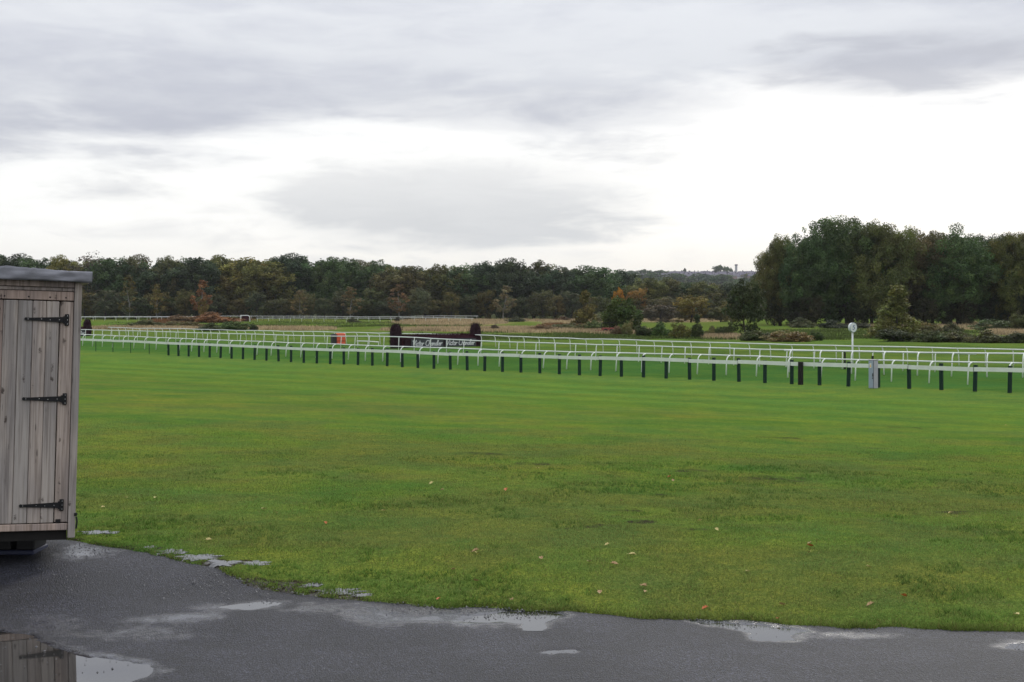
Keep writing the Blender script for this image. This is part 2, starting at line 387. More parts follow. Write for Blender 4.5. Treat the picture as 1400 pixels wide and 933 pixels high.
def ground_mat():
    m, t, p = new_mat('turf')
    tc = N(t, 'ShaderNodeTexCoord'); o = tc.outputs['Object']
    at = N(t, 'ShaderNodeAttribute'); at.attribute_name = 'tint'; mu = N(t, 'ShaderNodeAttribute'); mu.attribute_name = 'mud'
    fine = noise(t, o, 45, 4, .7); mid = noise(t, o, 7, 4, .65); big = noise(t, o, .9, 4, .6); huge = noise(t, o, .16, 3, .6)
    c = at.outputs['Color']
    c = mixc(t, maprange(t, fine, .30, .72), mixc(t, 1.0, c, (.50, .56, .5), 'MULTIPLY'), mixc(t, 1.0, c, (1.35, 1.25, 1.2), 'MULTIPLY'))
    c = mixc(t, maprange(t, mid, .35, .7), mixc(t, 1.0, c, (.74, .82, .8), 'MULTIPLY'), mixc(t, 1.0, c, (1.12, 1.06, .95), 'MULTIPLY'))
    c = mixc(t, maprange(t, big, .35, .65), mixc(t, 1.0, c, (.80, .92, .95), 'MULTIPLY'), mixc(t, 1.0, c, (1.14, 1.04, .9), 'MULTIPLY'))
    c = mixc(t, maprange(t, huge, .35, .65), mixc(t, 1.0, c, (.88, .95, 1.0), 'MULTIPLY'), mixc(t, 1.0, c, (1.08, 1.02, .95), 'MULTIPLY'))
    mk = maprange(t, math_(t, 'ADD', mu.outputs['Fac'], math_(t, 'ADD', math_(t, 'MULTIPLY', math_(t, 'SUBTRACT', fine, .5), 2.2), math_(t, 'MULTIPLY', math_(t, 'SUBTRACT', mid, .5), 1.6))), .55, .8)
    c = mixc(t, mk, c, (.035, .030, .022))
    t.links.new(c, p.inputs['Base Color'])
    rr = N(t, 'ShaderNodeMix'); rr.data_type = 'FLOAT'; t.links.new(mk, rr.inputs[0]); rr.inputs[2].default_value = .75; rr.inputs[3].default_value = .30
    t.links.new(rr.outputs[0], p.inputs['Roughness']); t.links.new(math_(t, 'MULTIPLY', maprange(t, mu.outputs['Fac'], .80, .92, 0, .55), maprange(t, mid, .44, .56)), p.inputs['Specular IOR Level'])
    bump(t, p, math_(t, 'ADD', fine, math_(t, 'MULTIPLY', mid, 1.5)), .7, .03)
    return m
M['turf'] = ground_mat()
ny, nx = GX.shape
idx = np.arange(nx * ny).reshape(ny, nx)
faces = np.stack([idx[:-1, :-1], idx[:-1, 1:], idx[1:, 1:], idx[1:, :-1]], -1).reshape(-1, 4)
gm = np_mesh('ground', np.stack([GX, GY, GZ], -1).reshape(-1, 3), faces, M['turf'], {'tint': GC.reshape(-1, 3), 'mud': GM.ravel()}, True)
tag(obj('ground', gm), kind='structure')

# ------------------------------------------------------------------ tarmac
PUD = {}   # water level of each puddle is the tarmac height at its centre
WET = [(150, 868, 1.2, .25), (330, 832, .55, .28), (560, 840, 1.3, .40), (690, 850, .65, .30), (240, 850, .8, .18), (1040, 866, .55, .30), (1180, 872, .6, .12), (1390, 884, .35, .18), (120, 752, .5, .5), (30, 880, .7, .7), (420, 835, .6, .3)]
def tar_z(X, Y): return z0(X, Y) + .006 * (vn(X, Y, .5, 31) - .5) * 2
def tarmac_mat():
    m, t, p = new_mat('wet_tarmac')
    tc = N(t, 'ShaderNodeTexCoord'); o = tc.outputs['Object']
    wa = N(t, 'ShaderNodeAttribute'); wa.attribute_name = 'wet'
    vo = N(t, 'ShaderNodeTexVoronoi'); vo.inputs['Scale'].default_value = 95; t.links.new(o, vo.inputs['Vector'])
    grit = noise(t, o, 130, 3, .7); mid = noise(t, o, 9, 5, .65); big = noise(t, o, 1.3, 5, .6, .4)
    c = mixc(t, maprange(t, big, .35, .65), (.007, .0074, .0105), (.015, .0155, .021))
    c = mixc(t, maprange(t, vo.outputs['Color'], .35, .95), c, mixc(t, 1.0, c, (5.2, 5.2, 5.5), 'MULTIPLY'))
    c = mixc(t, maprange(t, grit, .40, .66), mixc(t, 1.0, c, (.45, .45, .45), 'MULTIPLY'), c)
    w = math_(t, 'ADD', wa.outputs['Fac'], math_(t, 'MULTIPLY', math_(t, 'SUBTRACT', mid, .5), .9))
    w = math_(t, 'ADD', w, math_(t, 'MULTIPLY', math_(t, 'SUBTRACT', big, .5), 1.9))
    w = maprange(t, w, .42, 1.12)
    c = mixc(t, w, c, mixc(t, 1.0, c, (.62, .62, .64), 'MULTIPLY'))
    t.links.new(c, p.inputs['Base Color'])
    t.links.new(maprange(t, w, 0, 1, .58, .13, False), p.inputs['Roughness']); p.inputs['IOR'].default_value = 1.45; t.links.new(maprange(t, w, 0, 1, .36, .62, False), p.inputs['Specular IOR Level'])
    b = N(t, 'ShaderNodeBump'); b.inputs['Distance'].default_value = .010
    t.links.new(maprange(t, w, 0, 1, .95, .05, False), b.inputs['Strength'])
    t.links.new(math_(t, 'ADD', vo.outputs['Distance'], math_(t, 'ADD', grit, math_(t, 'MULTIPLY', mid, .6))), b.inputs['Height']); t.links.new(b.outputs[0], p.inputs['Normal'])
    return m
M['tarmac'] = tarmac_mat()
tx = axis(-5.2, 5.2, .045, -40, 40, 1.08)
rows = np.concatenate([np.linspace(0, 4.5, 101) / 32, np.linspace(4.7, 32, 40) / 32]); nrow = len(rows)
TX = np.repeat(tx[None, :], nrow, 0); TE = edge_y(tx)[None, :]
TY = TE + .015 - 32 * rows[:, None]
TZ = tar_z(TX, TY)
TW = np.zeros_like(TX)
for (px, py, rx, ry) in WET:
    cx, cy = ground_at(px, py)
    TW = np.maximum(TW, (1 - ss(.1, 1.2, np.sqrt(((TX - cx) / rx) ** 2 + ((TY - cy) / (ry * 1.5)) ** 2))) * .8)
idx = np.arange(TX.size).reshape(TX.shape)
faces = np.stack([idx[1:, :-1], idx[1:, 1:], idx[:-1, 1:], idx[:-1, :-1]], -1).reshape(-1, 4)
# flatten the tarmac under each puddle so the still water lies level on it
PUDDLES = {'big': [(-90, 861), (0, 863), (40, 869), (72, 884), (100, 894), (118, 899), (140, 901), (165, 904), (188, 907), (206, 911), (215, 917), (203, 922), (196, 926), (182, 931), (172, 937), (150, 952), (100, 990), (-90, 990)],
 'mid': [(298, 831), (318, 827), (345, 824), (372, 823), (384, 826), (370, 830), (345, 834), (318, 834)],
 'edge': [(632, 851), (650, 843), (680, 838), (720, 836), (764, 838), (770, 843), (748, 850), (738, 862), (722, 860), (716, 853), (680, 851)],
 'low': [(742, 893), (760, 889), (782, 889), (797, 891), (786, 894), (770, 892), (755, 894)],
 'right': [(952, 851), (985, 853), (1060, 857), (1094, 864), (1078, 869), (1086, 876), (1050, 877), (1020, 874), (1026, 866), (990, 858)],
 'far_right': [(1368, 886), (1385, 880), (1420, 879), (1440, 886), (1410, 890)]}
def water_mat():
    m, t, p = new_mat('puddle_water')
    tc = N(t, 'ShaderNodeTexCoord'); n = noise(t, tc.outputs['Object'], 3, 2)
    p.inputs['Base Color'].default_value = (.022, .021, .020, 1); p.inputs['Roughness'].default_value = .03; p.inputs['IOR'].default_value = 1.75
    bump(t, p, n, .02, .004)
    return m
M['water'] = water_mat()
pud_objs = []
for k, poly in PUDDLES.items():
    cpx = sum(p[0] for p in poly) / len(poly); cpy = sum(p[1] for p in poly) / len(poly)
    if k == 'big': cpx, cpy = 120, 905
    cx, cy = ground_at(cpx, cpy); lev = float(z0(cx, cy)) + .004
    if k == 'big': lev = .918
    pts = np.array([((px - 700) / F * (F * (EYE - lev) / (py - HZ)), F * (EYE - lev) / (py - HZ)) for px, py in poly])
    # subdivide with a ragged edge
    out = []
    for i in range(len(pts)):
        a, b = pts[i], pts[(i + 1) % len(pts)]; L = np.linalg.norm(b - a); n = max(2, int(L / .025))
        for j in range(n):
            q = a + (b - a) * j / n; r = (vn(q[0], q[1], .12, 41) - .5) * .07 + (vn(q[0], q[1], .035, 42) - .5) * .04
            nrm = np.array([b[1] - a[1], a[0] - b[0]]) / max(L, 1e-6); out.append(q + nrm * r)
    out = np.array(out)
    # pull tarmac level below the water inside, blend outside
    from math import inf
    def inside(PX, PY, poly):
        c = np.zeros(PX.shape, bool); n = len(poly); j = n - 1
        for i in range(n):
            xi, yi = poly[i]; xj, yj = poly[j]
            c ^= ((yi > PY) != (yj > PY)) & (PX < (xj - xi) * (PY - yi) / (yj - yi + 1e-12) + xi); j = i
        return c
    ins = inside(TX, TY, pts)
    dmin = np.full(TX.shape, 9.0)
    sel = (np.abs(TX - pts[:, 0].mean()) < 4) & (np.abs(TY - pts[:, 1].mean()) < 4)
    d = np.min(np.hypot(TX[sel][:, None] - out[None, ::2, 0], TY[sel][:, None] - out[None, ::2, 1]), 1); dmin[sel] = d; d_all = dmin.copy()
    dmin[ins] = 0
    sdist = np.where(ins, -d_all, d_all)
    wgt = 1 - ss(.18, 1.0, dmin)
    TZ = TZ * (1 - wgt) + (lev + np.clip(sdist * .14, -.012, .007) + .003 * (vn(TX, TY, .10, 43) - .5)) * wgt
    TW = np.maximum(TW, (1 - ss(0, .06 if k == 'low' else .20, dmin)) * .95)
    cen = out.mean(0); ar = np.sum(out[:, 0] * np.roll(out[:, 1], -1) - np.roll(out[:, 0], -1) * out[:, 1]); tg = np.roll(out, -3, 0) - np.roll(out, 3, 0); tg /= np.linalg.norm(tg, axis=1)[:, None] + 1e-9
    out = out + np.c_[tg[:, 1], -tg[:, 0]] * np.sign(ar) * .05
    pud_objs.append((k, out, lev))
tm = np_mesh('tarmac', np.stack([TX, TY, TZ], -1).reshape(-1, 3), faces, M['tarmac'], {'wet': TW.ravel()}, True)
tag(obj('tarmac', tm), kind='structure')
for k, out, lev in pud_objs:
    me = bpy.data.meshes.new('puddle'); me.from_pydata([(x, y, lev) for x, y in out], [], [tuple(range(len(out)))]); me.materials.append(M['water']); me.update()
    if me.polygons[0].normal.z < 0: me.flip_normals()
    tag(obj('puddle', me), kind='structure')
# thin pools standing in the trodden turf along the tarmac edge
POOLS = [(132, 730, 30, 3.4), (205, 750, 10, 2.2), (238, 757, 24, 3.2), (272, 764, 28, 3.4), (304, 772, 26, 3.2), (352, 772, 18, 2.6), (430, 802, 14, 2.0), (462, 811, 34, 3.4), (497, 816, 16, 2.0)]
for i, (px, py, rx, ry) in enumerate(POOLS):      # a film of water draped over the wet soil; grass blades stand through it
    cx, cy = ground_at(px, py); n = 44; rw = rx / F * cy; rd = ry * cy * cy / (F * (EYE - float(z0(cx, cy)))); P = [(cx, cy)]
    for f in (.35, .7, 1.0):
        for k in range(n):
            a = 2 * math.pi * k / n; q = f * (.35 + .95 * float(vn(math.cos(a) * 2 + i * 7, math.sin(a) * 2, .55, 91)) + .5 * (float(vn(math.cos(a) * 2 + i * 3, math.sin(a) * 2, .16, 92)) - .5))
            P.append((cx + rw * q * math.cos(a), cy + rd * q * math.sin(a)))
    P = np.array(P); Z = ground_z(P[:, 0], P[:, 1]) + .0025
    fs = [(0, 1 + k, 1 + (k + 1) % n) for k in range(n)] + [(1 + r * n + k, 1 + (r + 1) * n + k, 1 + (r + 1) * n + (k + 1) % n, 1 + r * n + (k + 1) % n) for r in range(2) for k in range(n)]
    me = bpy.data.meshes.new('puddle'); me.from_pydata([(x, y, z) for (x, y), z in zip(P, Z)], [], fs); me.materials.append(M['water']); me.polygons.foreach_set('use_smooth', [True] * len(fs)); me.update()
    tag(obj('puddle', me), kind='structure')
# loose chippings on the tarmac: far too many to count
def chips():
    n = 9000
    px = RNG.uniform(-60, 1460, n * 2); X = RNG.uniform(-4.6, 4.6, n); Y = edge_y(X) - RNG.exponential(.9, n)
    k = (Y > 7.2); X = X[k]; Y = Y[k]; s = RNG.uniform(.002, .0055, len(X)) * RNG.choice([1, 1, 1, 1.8], len(X))
    b = np.array([(-1, -.7, -.3), (1, -.8, -.3), (.1, 1, -.3), (.1, -.1, .75)]); th = RNG.uniform(0, 6.28, len(X))
    c, s_ = np.cos(th), np.sin(th)
    V = np.empty((len(X), 4, 3)); jit = RNG.uniform(.7, 1.3, (len(X), 4, 3))
    bb = b[None] * jit
    V[..., 0] = X[:, None] + s[:, None] * (bb[..., 0] * c[:, None] - bb[..., 1] * s_[:, None])
    V[..., 1] = Y[:, None] + s[:, None] * (bb[..., 0] * s_[:, None] + bb[..., 1] * c[:, None])
    V[..., 2] = tar_z(X, Y)[:, None] + s[:, None] * bb[..., 2] + .002
    f = np.array([(0, 1, 3), (1, 2, 3), (2, 0, 3)]); Fc = (np.arange(len(X)) * 4)[:, None, None] + f[None]
    return np_mesh('loose_chippings', V.reshape(-1, 3), Fc.reshape(-1, 3), M['stone'])
tag(obj('loose_chippings', chips()), 'small grey stone chippings scattered loose over the wet tarmac', 'chippings', kind='stuff')

# path strip behind the board fence
def strip(name, q0, q1, s0, s1, mat, lift, n=120):
    S = np.linspace(s0, s1, n); V = []; Fc = []
    for i, s in enumerate(S):
        for q in np.linspace(q0, q1, 4):
            X = NX * q + UX * s; Y = NY * q + UY * s; V.append((X, Y, float(ground_z(np.array(X), np.array(Y))) + lift))
    for i in range(n - 1):
        for j in range(3): Fc.append((i * 4 + j, i * 4 + j + 1, i * 4 + 5 + j, i * 4 + 4 + j))
    me = np_mesh(name, V, Fc, mat); o = obj(name, me)
    me.flip_normals() if me.polygons[0].normal.z < 0 else None
    return tag(o, kind='structure')
M['path'] = plain('damp_grey_path', (.085, .092, .085), .45, .35, 1.2)
strip('path', QF + .55, QF + 1.55, -35, 18, M['path'], .012)

# ------------------------------------------------------------------ lawn grass (real blades)
def blades(n, sampler, hgt, wid, colf, name, lean=.55, keep_mud=True):
    X, Y = sampler(n); k = (Y > edge_y(X) - .01) & (RNG.random(len(X)) > ss(17, 31, Y))
    if keep_mud: k &= mud_mask(X, Y) < .35 + .65 * RNG.random(len(X))
    X = X[k]; Y = Y[k]; n = len(X); Z = ground_z(X, Y)
    h = RNG.uniform(.5, 1.2, n) * hgt(X, Y); w = wid(X, Y); th = RNG.uniform(0, 6.28, n)
    dx, dy = np.cos(th), np.sin(th); lx = RNG.normal(0, lean, n) * h; ly = RNG.normal(0, lean, n) * h
    V = np.empty((n, 3, 3)); V[:, 0] = np.c_[X - dx * w, Y - dy * w, Z - .004]; V[:, 1] = np.c_[X + dx * w, Y + dy * w, Z - .004]; V[:, 2] = np.c_[X + lx, Y + ly, Z + h]
    c = colf(X, Y, Z); c = np.repeat(c[:, None], 3, 1); 
    Fc = np.arange(n * 3).reshape(n, 3)
    return np_mesh(name, V.reshape(-1, 3), Fc, M['blade'], {'tint': c.reshape(-1, 3)})
def lawn_sample(n):
    Y = 8.6 * (1 + RNG.random(n) ** 1.5 * 2.6); X = (RNG.random(n) * 1560 - 780) / F * Y * 1.02
    return X, Y
def blade_col(X, Y, Z):
    c = ground_colour(X, Y, Z); r = RNG.random(len(X))
    c = c * (RNG.uniform(.62, 1.48, len(X))[:, None]) * (.66 + .38 * vn(X, Y, .22, 71) + .32 * vn(X, Y, .6, 72))[:, None] * np.array([1.0, 1.0, 1.0])
    dry = (r < .10)[:, None]; return np.where(dry, np.array([.22, .19, .075]) * RNG.uniform(.6, 1.1, (len(X), 1)), c)
tag(obj('lawn_grass', blades(620000, lawn_sample, lambda X, Y: .011 + .010 * vn(X, Y, .5, 51) + .020 * np.exp(-((Y - edge_y(X)) / .12) ** 2) * ss(-.5, 1.5, X), lambda X, Y: .0016 + .00013 * Y, blade_col, 'lawn_grass')),
    'short mown olive green grass of the lawn', 'grass', kind='stuff')

def edge_sample(n):
    X = RNG.uniform(-3.6, 5.0, n); Y = edge_y(X) + RNG.exponential(.06, n) - .012; return X, Y
tag(obj('verge_grass', blades(26000, edge_sample, lambda X, Y: .010 + .034 * ss(.35, .9, vn(X, Y, .22, 52)) * (.25 + .75 * ss(-1.0, 1.5, X)), lambda X, Y: .0030 + 0 * X, blade_col, 'verge_grass', .7)),
    'longer ragged grass hanging over the tarmac edge', 'grass', kind='stuff')
def tuft_sample(n):
    X, Y = lawn_sample(n); k = (vn(X, Y, .35, 81) * .6 + vn(X, Y, 1.4, 82) * .5 > .66) & (Y < 20); cx, cy = X[k], Y[k]
    rpt = 5; return np.repeat(cx, rpt) + RNG.normal(0, .012, len(cx) * rpt), np.repeat(cy, rpt) + RNG.normal(0, .012, len(cx) * rpt)
def tuft_col(X, Y, Z):
    c = ground_colour(X, Y, Z); return c * np.array([.80, 1.0, .85]) * RNG.uniform(.55, 1.35, (len(X), 1))
tag(obj('grass_tufts', blades(42000, tuft_sample, lambda X, Y: .024 + .020 * vn(X, Y, .1, 83), lambda X, Y: .0030 + .0001 * Y, tuft_col, 'grass_tufts', .6)),
    'coarser tufts of longer grass standing in the mown lawn', 'grass', kind='stuff')
def fence_sample(n):
    q = np.concatenate([RNG.normal(QF - .05, .22, n // 2), RNG.normal(QF + 4.5, .20, n // 4), RNG.normal(QF + 1.9, .15, n // 4)]); s_ = RNG.uniform(-40, 75, len(q)); return NX * q + UX * s_, NY * q + UY * s_
def fence_col(X, Y, Z): return np.array([.055, .125, .030])[None] * RNG.uniform(.6, 1.3, (len(X), 1))
tag(obj('fence_line_grass', blades(90000, fence_sample, lambda X, Y: .05 + .12 * vn(X, Y, .7, 53) ** 2, lambda X, Y: .012 + 0 * X, fence_col, 'fence_line_grass', .4, False)),
    'longer unmown grass growing along the foot of the white board fence', 'grass', kind='stuff')

# ------------------------------------------------------------------ fallen leaves
def leaf_mesh(name, col):
    m = plain(name, col, .6, .3, 60); b = MB()
    pts = [(0, -.055), (.022, -.03), (.040, -.002), (.026, .012), (.030, .035), (.012, .034), (0, .062), (-.014, .034), (-.032, .030), (-.024, .008), (-.040, -.006), (-.020, -.03)]
    vs = [(0, 0, .004)] + [(x, y, .010 + .020 * abs(x) / .04 + .01 * (y > 0)) for x, y in pts]
    b.add(vs, [(0, i + 1, (i + 1) % 12 + 1) for i in range(12)]); b.add([(-.002, -.05, .008), (.002, -.05, .008), (.004, -.085, .02)], [(0, 1, 2)])
    return b.mesh(name, m)
LEAVES = [('pale yellow', (.50, .42, .17), [(141, 697), (360, 700), (378, 705), (285, 743), (830, 749), (864, 763), (957, 716), (651, 760), (1107, 760), (590, 664), (735, 643), (1022, 786), (1300, 705), (212, 684), (172, 684), (525, 702), (980, 728), (1188, 780), (1390, 846)]),
          ('tan brown', (.34, .22, .10), [(650, 758), (806, 773), (880, 806), (882, 814), (620, 783), (650, 799), (1107, 747), (700, 825), (740, 768), (1070, 832), (820, 815), (1248, 575), (1375, 583), (605, 673), (850, 688), (920, 660), (1190, 832), (840, 776)]),
          ('orange brown', (.42, .12, .03), [(1236, 820), (964, 837), (1108, 751), (692, 673), (600, 824), (445, 719), (1394, 870), (1064, 851), (915, 655)])]
for nm, col, lst in LEAVES:
    me = leaf_mesh('fallen_leaf', col)
    for px, py in lst:
        X, Y = ground_at(px, py); o = obj('fallen_leaf', me, None, (X, Y, float(ground_z(np.array(X), np.array(Y))) + .012))
        o.rotation_euler = (random.uniform(-.35, .35), random.uniform(-.35, .35), random.uniform(0, 6.3)); s = random.uniform(.38, .62); o.scale = (s, s, s)
        tag(o, nm + ' fallen leaf lying flat on the mown lawn', 'leaf', nm + ' leaves fallen on the lawn')

# ------------------------------------------------------------------ shed
def shed():
    ang = R(22)
    root = empty('shed', (XY(102, 11.1), 11.1, 3 - (735 - HZ) * 11.1 / F)); root.rotation_euler = (0, R(1.6), ang); root.rotation_mode = 'XYZ'
    root.matrix_world = Matrix.Translation(root.location) @ Matrix.Rotation(ang, 4, 'Z') @ Matrix.Rotation(R(1.6), 4, 'Y')
    tag(root, 'weathered grey timber shed with black strap hinges and grey felt roof', 'shed')
    W = M['wood']
    def plank(name, x0, x1, zz0, zz1, y0, y1, parent=root, b=.004):
        m = MB(); m.bbox((x0, y0, zz0), (x1, y1, zz1), b); return m.build(name, W, parent)
    plank('corner_post', -.055, 0, 0, 2.03, -.022, .05)
    plank('corner_post', -1.40, -1.345, 0, 2.03, -.022, .05)
    plank('frame_plank', -.160, -.058, .125, 1.880, .0, .022)
    plank('frame_plank', -1.342, -1.19, .125, 1.880, .0, .022)
    door = empty('door', (0, 0, 0)); door.parent = root
    m = MB(); m.box((-1.18, .012, .13), (-.166, .026, 1.875)); backing = m.build('door_backing', W, door)
    xs = [-.166, -.266, -.366, -.476, -.586, -.690, -.79, -.89, -.99, -1.09, -1.18]
    for i in range(len(xs) - 1): plank('plank', xs[i + 1] + .0015, xs[i] - .0015, .122, 1.880, -.006 - .002 * (i % 2), .012, door)
    plank('skirt_board', -1.342, -.058, .062, .116, -.012, .03)
    m = MB(); m.box((-1.30, .03, -.02), (-.06, .075, .062)); m.box((-1.30, .9, -.02), (-.06, .95, .062)); m.box((-1.3, .45, -.02), (-.06, .5, .062)); m.build('floor_bearer', M['dark_post'], root)
    plank('header_board', -1.342, -.058, 1.888, 1.958, -.010, .03)
    plank('header_board', -1.342, -.058, 1.962, 1.988, -.003, .03)
    plank('header_board', -1.342, -.058, 1.992, 2.055, -.014, .03)
    # nails
    for x in (-.12, -.24, -.40, -.58, -.76, -.95): m = MB(); m.bbox((x - .006, -.013, 1.905), (x + .006, -.009, 1.917), .002); m.build('nail', M['black_iron'], root)
    # other walls: horizontal boards
    for k in range(14):
        z = .02 + k * .145
        plank('wall_board', -.055 + .012, -.055 + .03, z, z + .143, .052, 1.08)
        plank('wall_board', -1.375, -1.357, z, z + .143, .052, 1.08)
        plank('wall_board', -1.375, -.045, z, z + .143, 1.082, 1.10)
    m = MB(); m.box((-1.35, .03, .062), (-.05, 1.08, .085)); m.build('floor_panel', W, root)
    # roof: felt over boards, drip flap folded down at the front
    nx_, ny_ = 60, 14; vs = []; fs = []
    def prof(v):   # v 0..1 from flap bottom over the edge to the back
        if v < .35: t = v / .35; return (-.080 - .006 * math.sin(t * 3.1), 2.036 + .094 * t)
        t = (v - .35) / .65; return (-.080 + 1.3 * t, 2.130 + .012 * math.sin(min(1, t * 6) * 1.57) - .10 * t)
    rows_ = [0, .06, .12, .18, .24, .30, .35, .37, .42, .55, .7, .85, 1.0]
    for j, v in enumerate(rows_):
        y, z = prof(v)
        for i in range(nx_ + 1):
            x = -1.50 + 1.572 * i / nx_
            d = .018 * (vn(x, v * 1.0, .09, 61) - .5) + .026 * (vn(x, v, .33, 62) - .5)
            if v <= .36: d += .022 * math.exp(-((x + .40) / .035) ** 2) * (v / .35) - .014 * math.exp(-((x + .10 + .2 * v) / .10) ** 2 - ((v - .16) / .05) ** 2)
            tear = -.020 * math.exp(-((x + .405) / .020) ** 2) if .30 <= v <= .42 else 0
            vs.append((x, y - d * (1 if v < .36 else 0), z + tear + (d if v >= .3 else .4 * d)))
    for j in range(len(rows_) - 1):
        for i in range(nx_): a = j * (nx_ + 1) + i; fs.append((a, a + 1, a + nx_ + 2, a + nx_ + 1))
    m = MB(); m.add(vs, fs); roof = m.build('roof', M['felt'], root, True)
    so = roof.modifiers.new('thick', 'SOLIDIFY'); so.thickness = .006
    m = MB(); m.bbox((-1.49, -.066, 2.056), (.058, .045, 2.085), .004); m.bbox((-1.49, .046, 2.03), (.058, 1.2, 2.055), .004); m.build('roof_board', W, roof)
    # strap hinges
    for zc in (1.735, 1.105, .262):
        h = MB(); n = 10
        L, Rr = -.415, -.128
        pts = []
        for i in range(n + 1):
            t = i / n; x = L + (Rr - L) * t; hh = .009 + .0135 * t; pts.append((x, hh))
        vs = [(x, -.018, zc - hh) for x, hh in pts] + [(x, -.018, zc + hh) for x, hh in pts] + [(x, -.008, zc - hh) for x, hh in pts] + [(x, -.008, zc + hh) for x, hh in pts]
        k = n + 1; fs = []
        for i in range(n):
            fs += [(i, i + 1, k + i + 1, k + i), (k + i, k + i + 1, 3 * k + i + 1, 3 * k + i), (2 * k + i, 2 * k + i + 1, i + 1, i)]
        fs += [(0, k, 3 * k, 2 * k), (n, 2 * k + n, 3 * k + n, k + n)]
        h.add(vs, fs); h.tube([(L, -.017, zc), (L, -.008, zc)], .013, 12)
        hg = h.build('hinge', M['black_iron'], root)
        p = MB(); p.bbox((-.124, -.014, zc - .046), (-.092, -.001, zc + .046), .003); p.build('hinge_plate', M['black_iron'], hg)
        p = MB(); p.tube([(-.128, -.014, zc - .030), (-.128, -.014, zc + .030)], .008, 8); p.build('hinge_pin', M['black_iron'], hg)
        for (x, z) in ((-.40, 0), (-.30, .002), (-.235, -.003), (-.165, 0)): sc_ = MB(); sc_.tube([(x, -.0185, zc + z), (x, -.0205, zc + z)], .0035, 8); sc_.build('screw', M['screw'], hg)
        for z in (-.032, 0, .032): sc_ = MB(); sc_.tube([(-.104, -.0145, zc + z), (-.104, -.0165, zc + z)], .0035, 8); sc_.build('screw', M['screw'], hg)
    # small catch on the corner and a bracket low on the door
    m = MB(); m.bbox((-.012, -.034, .175), (.012, -.0225, .20), .002); m.tube([(.006, -.03, .17), (.012, -.034, .13), (.006, -.03, .075)], .007, 8); m.build('catch', M['black_iron'], root)
    m = MB(); m.bbox((-.150, -.012, .124), (-.112, .0, .150), .002); m.build('bracket', M['dark_post'], root)
    return root
SHED = shed()
# supports below: pier blocks on a dark blue pallet board
def support(px0, px1, Y, name, label, lo_y, mat, blk):
    x0, x1 = XY(px0, Y), XY(px1, Y); zg = float(tar_z(np.array((x0 + x1) / 2), np.array(Y))); top = 1.235
    m = MB(); m.bbox((x0, Y, zg + .005), (x1, Y + .34, top), .008)
    m.build('block', mat, blk); return zg
ps = empty('pier_stack', (XY(10, 11.35), 11.35, 1.0)); tag(ps, 'dark pier blocks on a blue board holding up the timber shed', 'pier')
for a, b in ((-30, 14.5), (22, 47)):
    m = MB(); Y = 11.35; m.bbox((XY(a, Y) - ps.location.x, 0, .10), (XY(b, Y) - ps.location.x, .30, .300), .008); m.build('block', M['block'], ps)
m = MB(); Y = 11.35; m.bbox((XY(-40, Y) - ps.location.x, -.02, .062), (XY(47, Y) - ps.location.x, .34, .098), .006); m.build('blue_board', M['blue_block'], ps)
m = MB(); m.bbox((XY(-40, Y) - ps.location.x, -.01, .035), (XY(45, Y) - ps.location.x, .34, .0615), .005); m.build('timber_board', M['dark_post'], ps)

# ------------------------------------------------------------------ fences and rails
def on_line(px0, Y0, px):      # point on a rail line given another picture column
    X0 = XY(px0, Y0); k = (px - 700) / F
    s = (k * Y0 - X0) / (UX - k * UY); return X0 + UX * s, Y0 + UY * s
def gz(X, Y): return float(ground_z(np.array(X), np.array(Y)))
VP = 700 + F * UX / UY
def board_fence():
    px0, Y0 = 1380.6, 54.9
    a, b, c = 230.4, 11.21, -.010392
    P = [on_line(px0, Y0, (a + b * n) / (1 + c * n)) for n in range(0, 48)]
    # even out the spacing
    A, B = np.array(P[0]), np.array(P[45]); d = (B - A) / 45.0
    pts = [A + d * n for n in range(0, 50)]
    root = empty('post_and_board_fence', (pts[25][0], pts[25][1], gz(*pts[25]))); O = root.location
    tag(root, 'long white board fence on dark green posts along the lawn edge', 'fence')
    u = d / np.linalg.norm(d); ang = math.atan2(u[1], u[0])
    post = MB(); post.bbox((-.07, -.06, -.15), (.07, .06, 1.06), .012); pm = post.mesh('post', M['green_post'])
    slim = MB(); slim.bbox((-.02, -.02, -.15), (.02, .02, .98), .004); sm = slim.mesh('slim_post', M['green_post'])
    nrm = np.array([-NX, -NY])
    for n, p in enumerate(pts):
        z = gz(*p); o = obj('post', pm, root, (p[0] - O.x, p[1] - O.y, z - O.z)); o.rotation_euler = (random.uniform(-.03, .03), random.uniform(-.03, .03), ang + random.uniform(-.08, .08)); s = random.uniform(.95, 1.04); o.scale = (1, 1, s)
    ext = [A - d * 2 * n for n in range(0, 14)]
    for n, p in enumerate(ext[1:]):
        z = gz(*p); o = obj('slim_post', sm, root, (p[0] - O.x, p[1] - O.y, z - O.z)); o.rotation_euler = (0, 0, ang)
    seq = ext[::-1] + [pts[i] for i in range(2, 50, 2)]
    for i in range(len(seq) - 1):
        p, q = np.array(seq[i]), np.array(seq[i + 1]); jt = random.uniform(-.012, .012)
        m = MB(); off = nrm * .078; g = (q - p) * .006
        a0 = p + g + off; b0 = q - g + off; t = nrm * .028
        vs = []
        for e in (a0, b0):
            z = gz(*(e - off)) + jt + random.uniform(-.015, .015)
            for (k, zz) in ((0, .83), (1, .83), (1, 1.0), (0, 1.0)): w = e + t * k; vs.append((w[0] - O.x, w[1] - O.y, z + zz - O.z))
        m.add(vs, [(0, 1, 2, 3), (7, 6, 5, 4), (0, 4, 5, 1), (1, 5, 6, 2), (2, 6, 7, 3), (3, 7, 4, 0)]); m.build('board', M['board'], root)
board_fence()

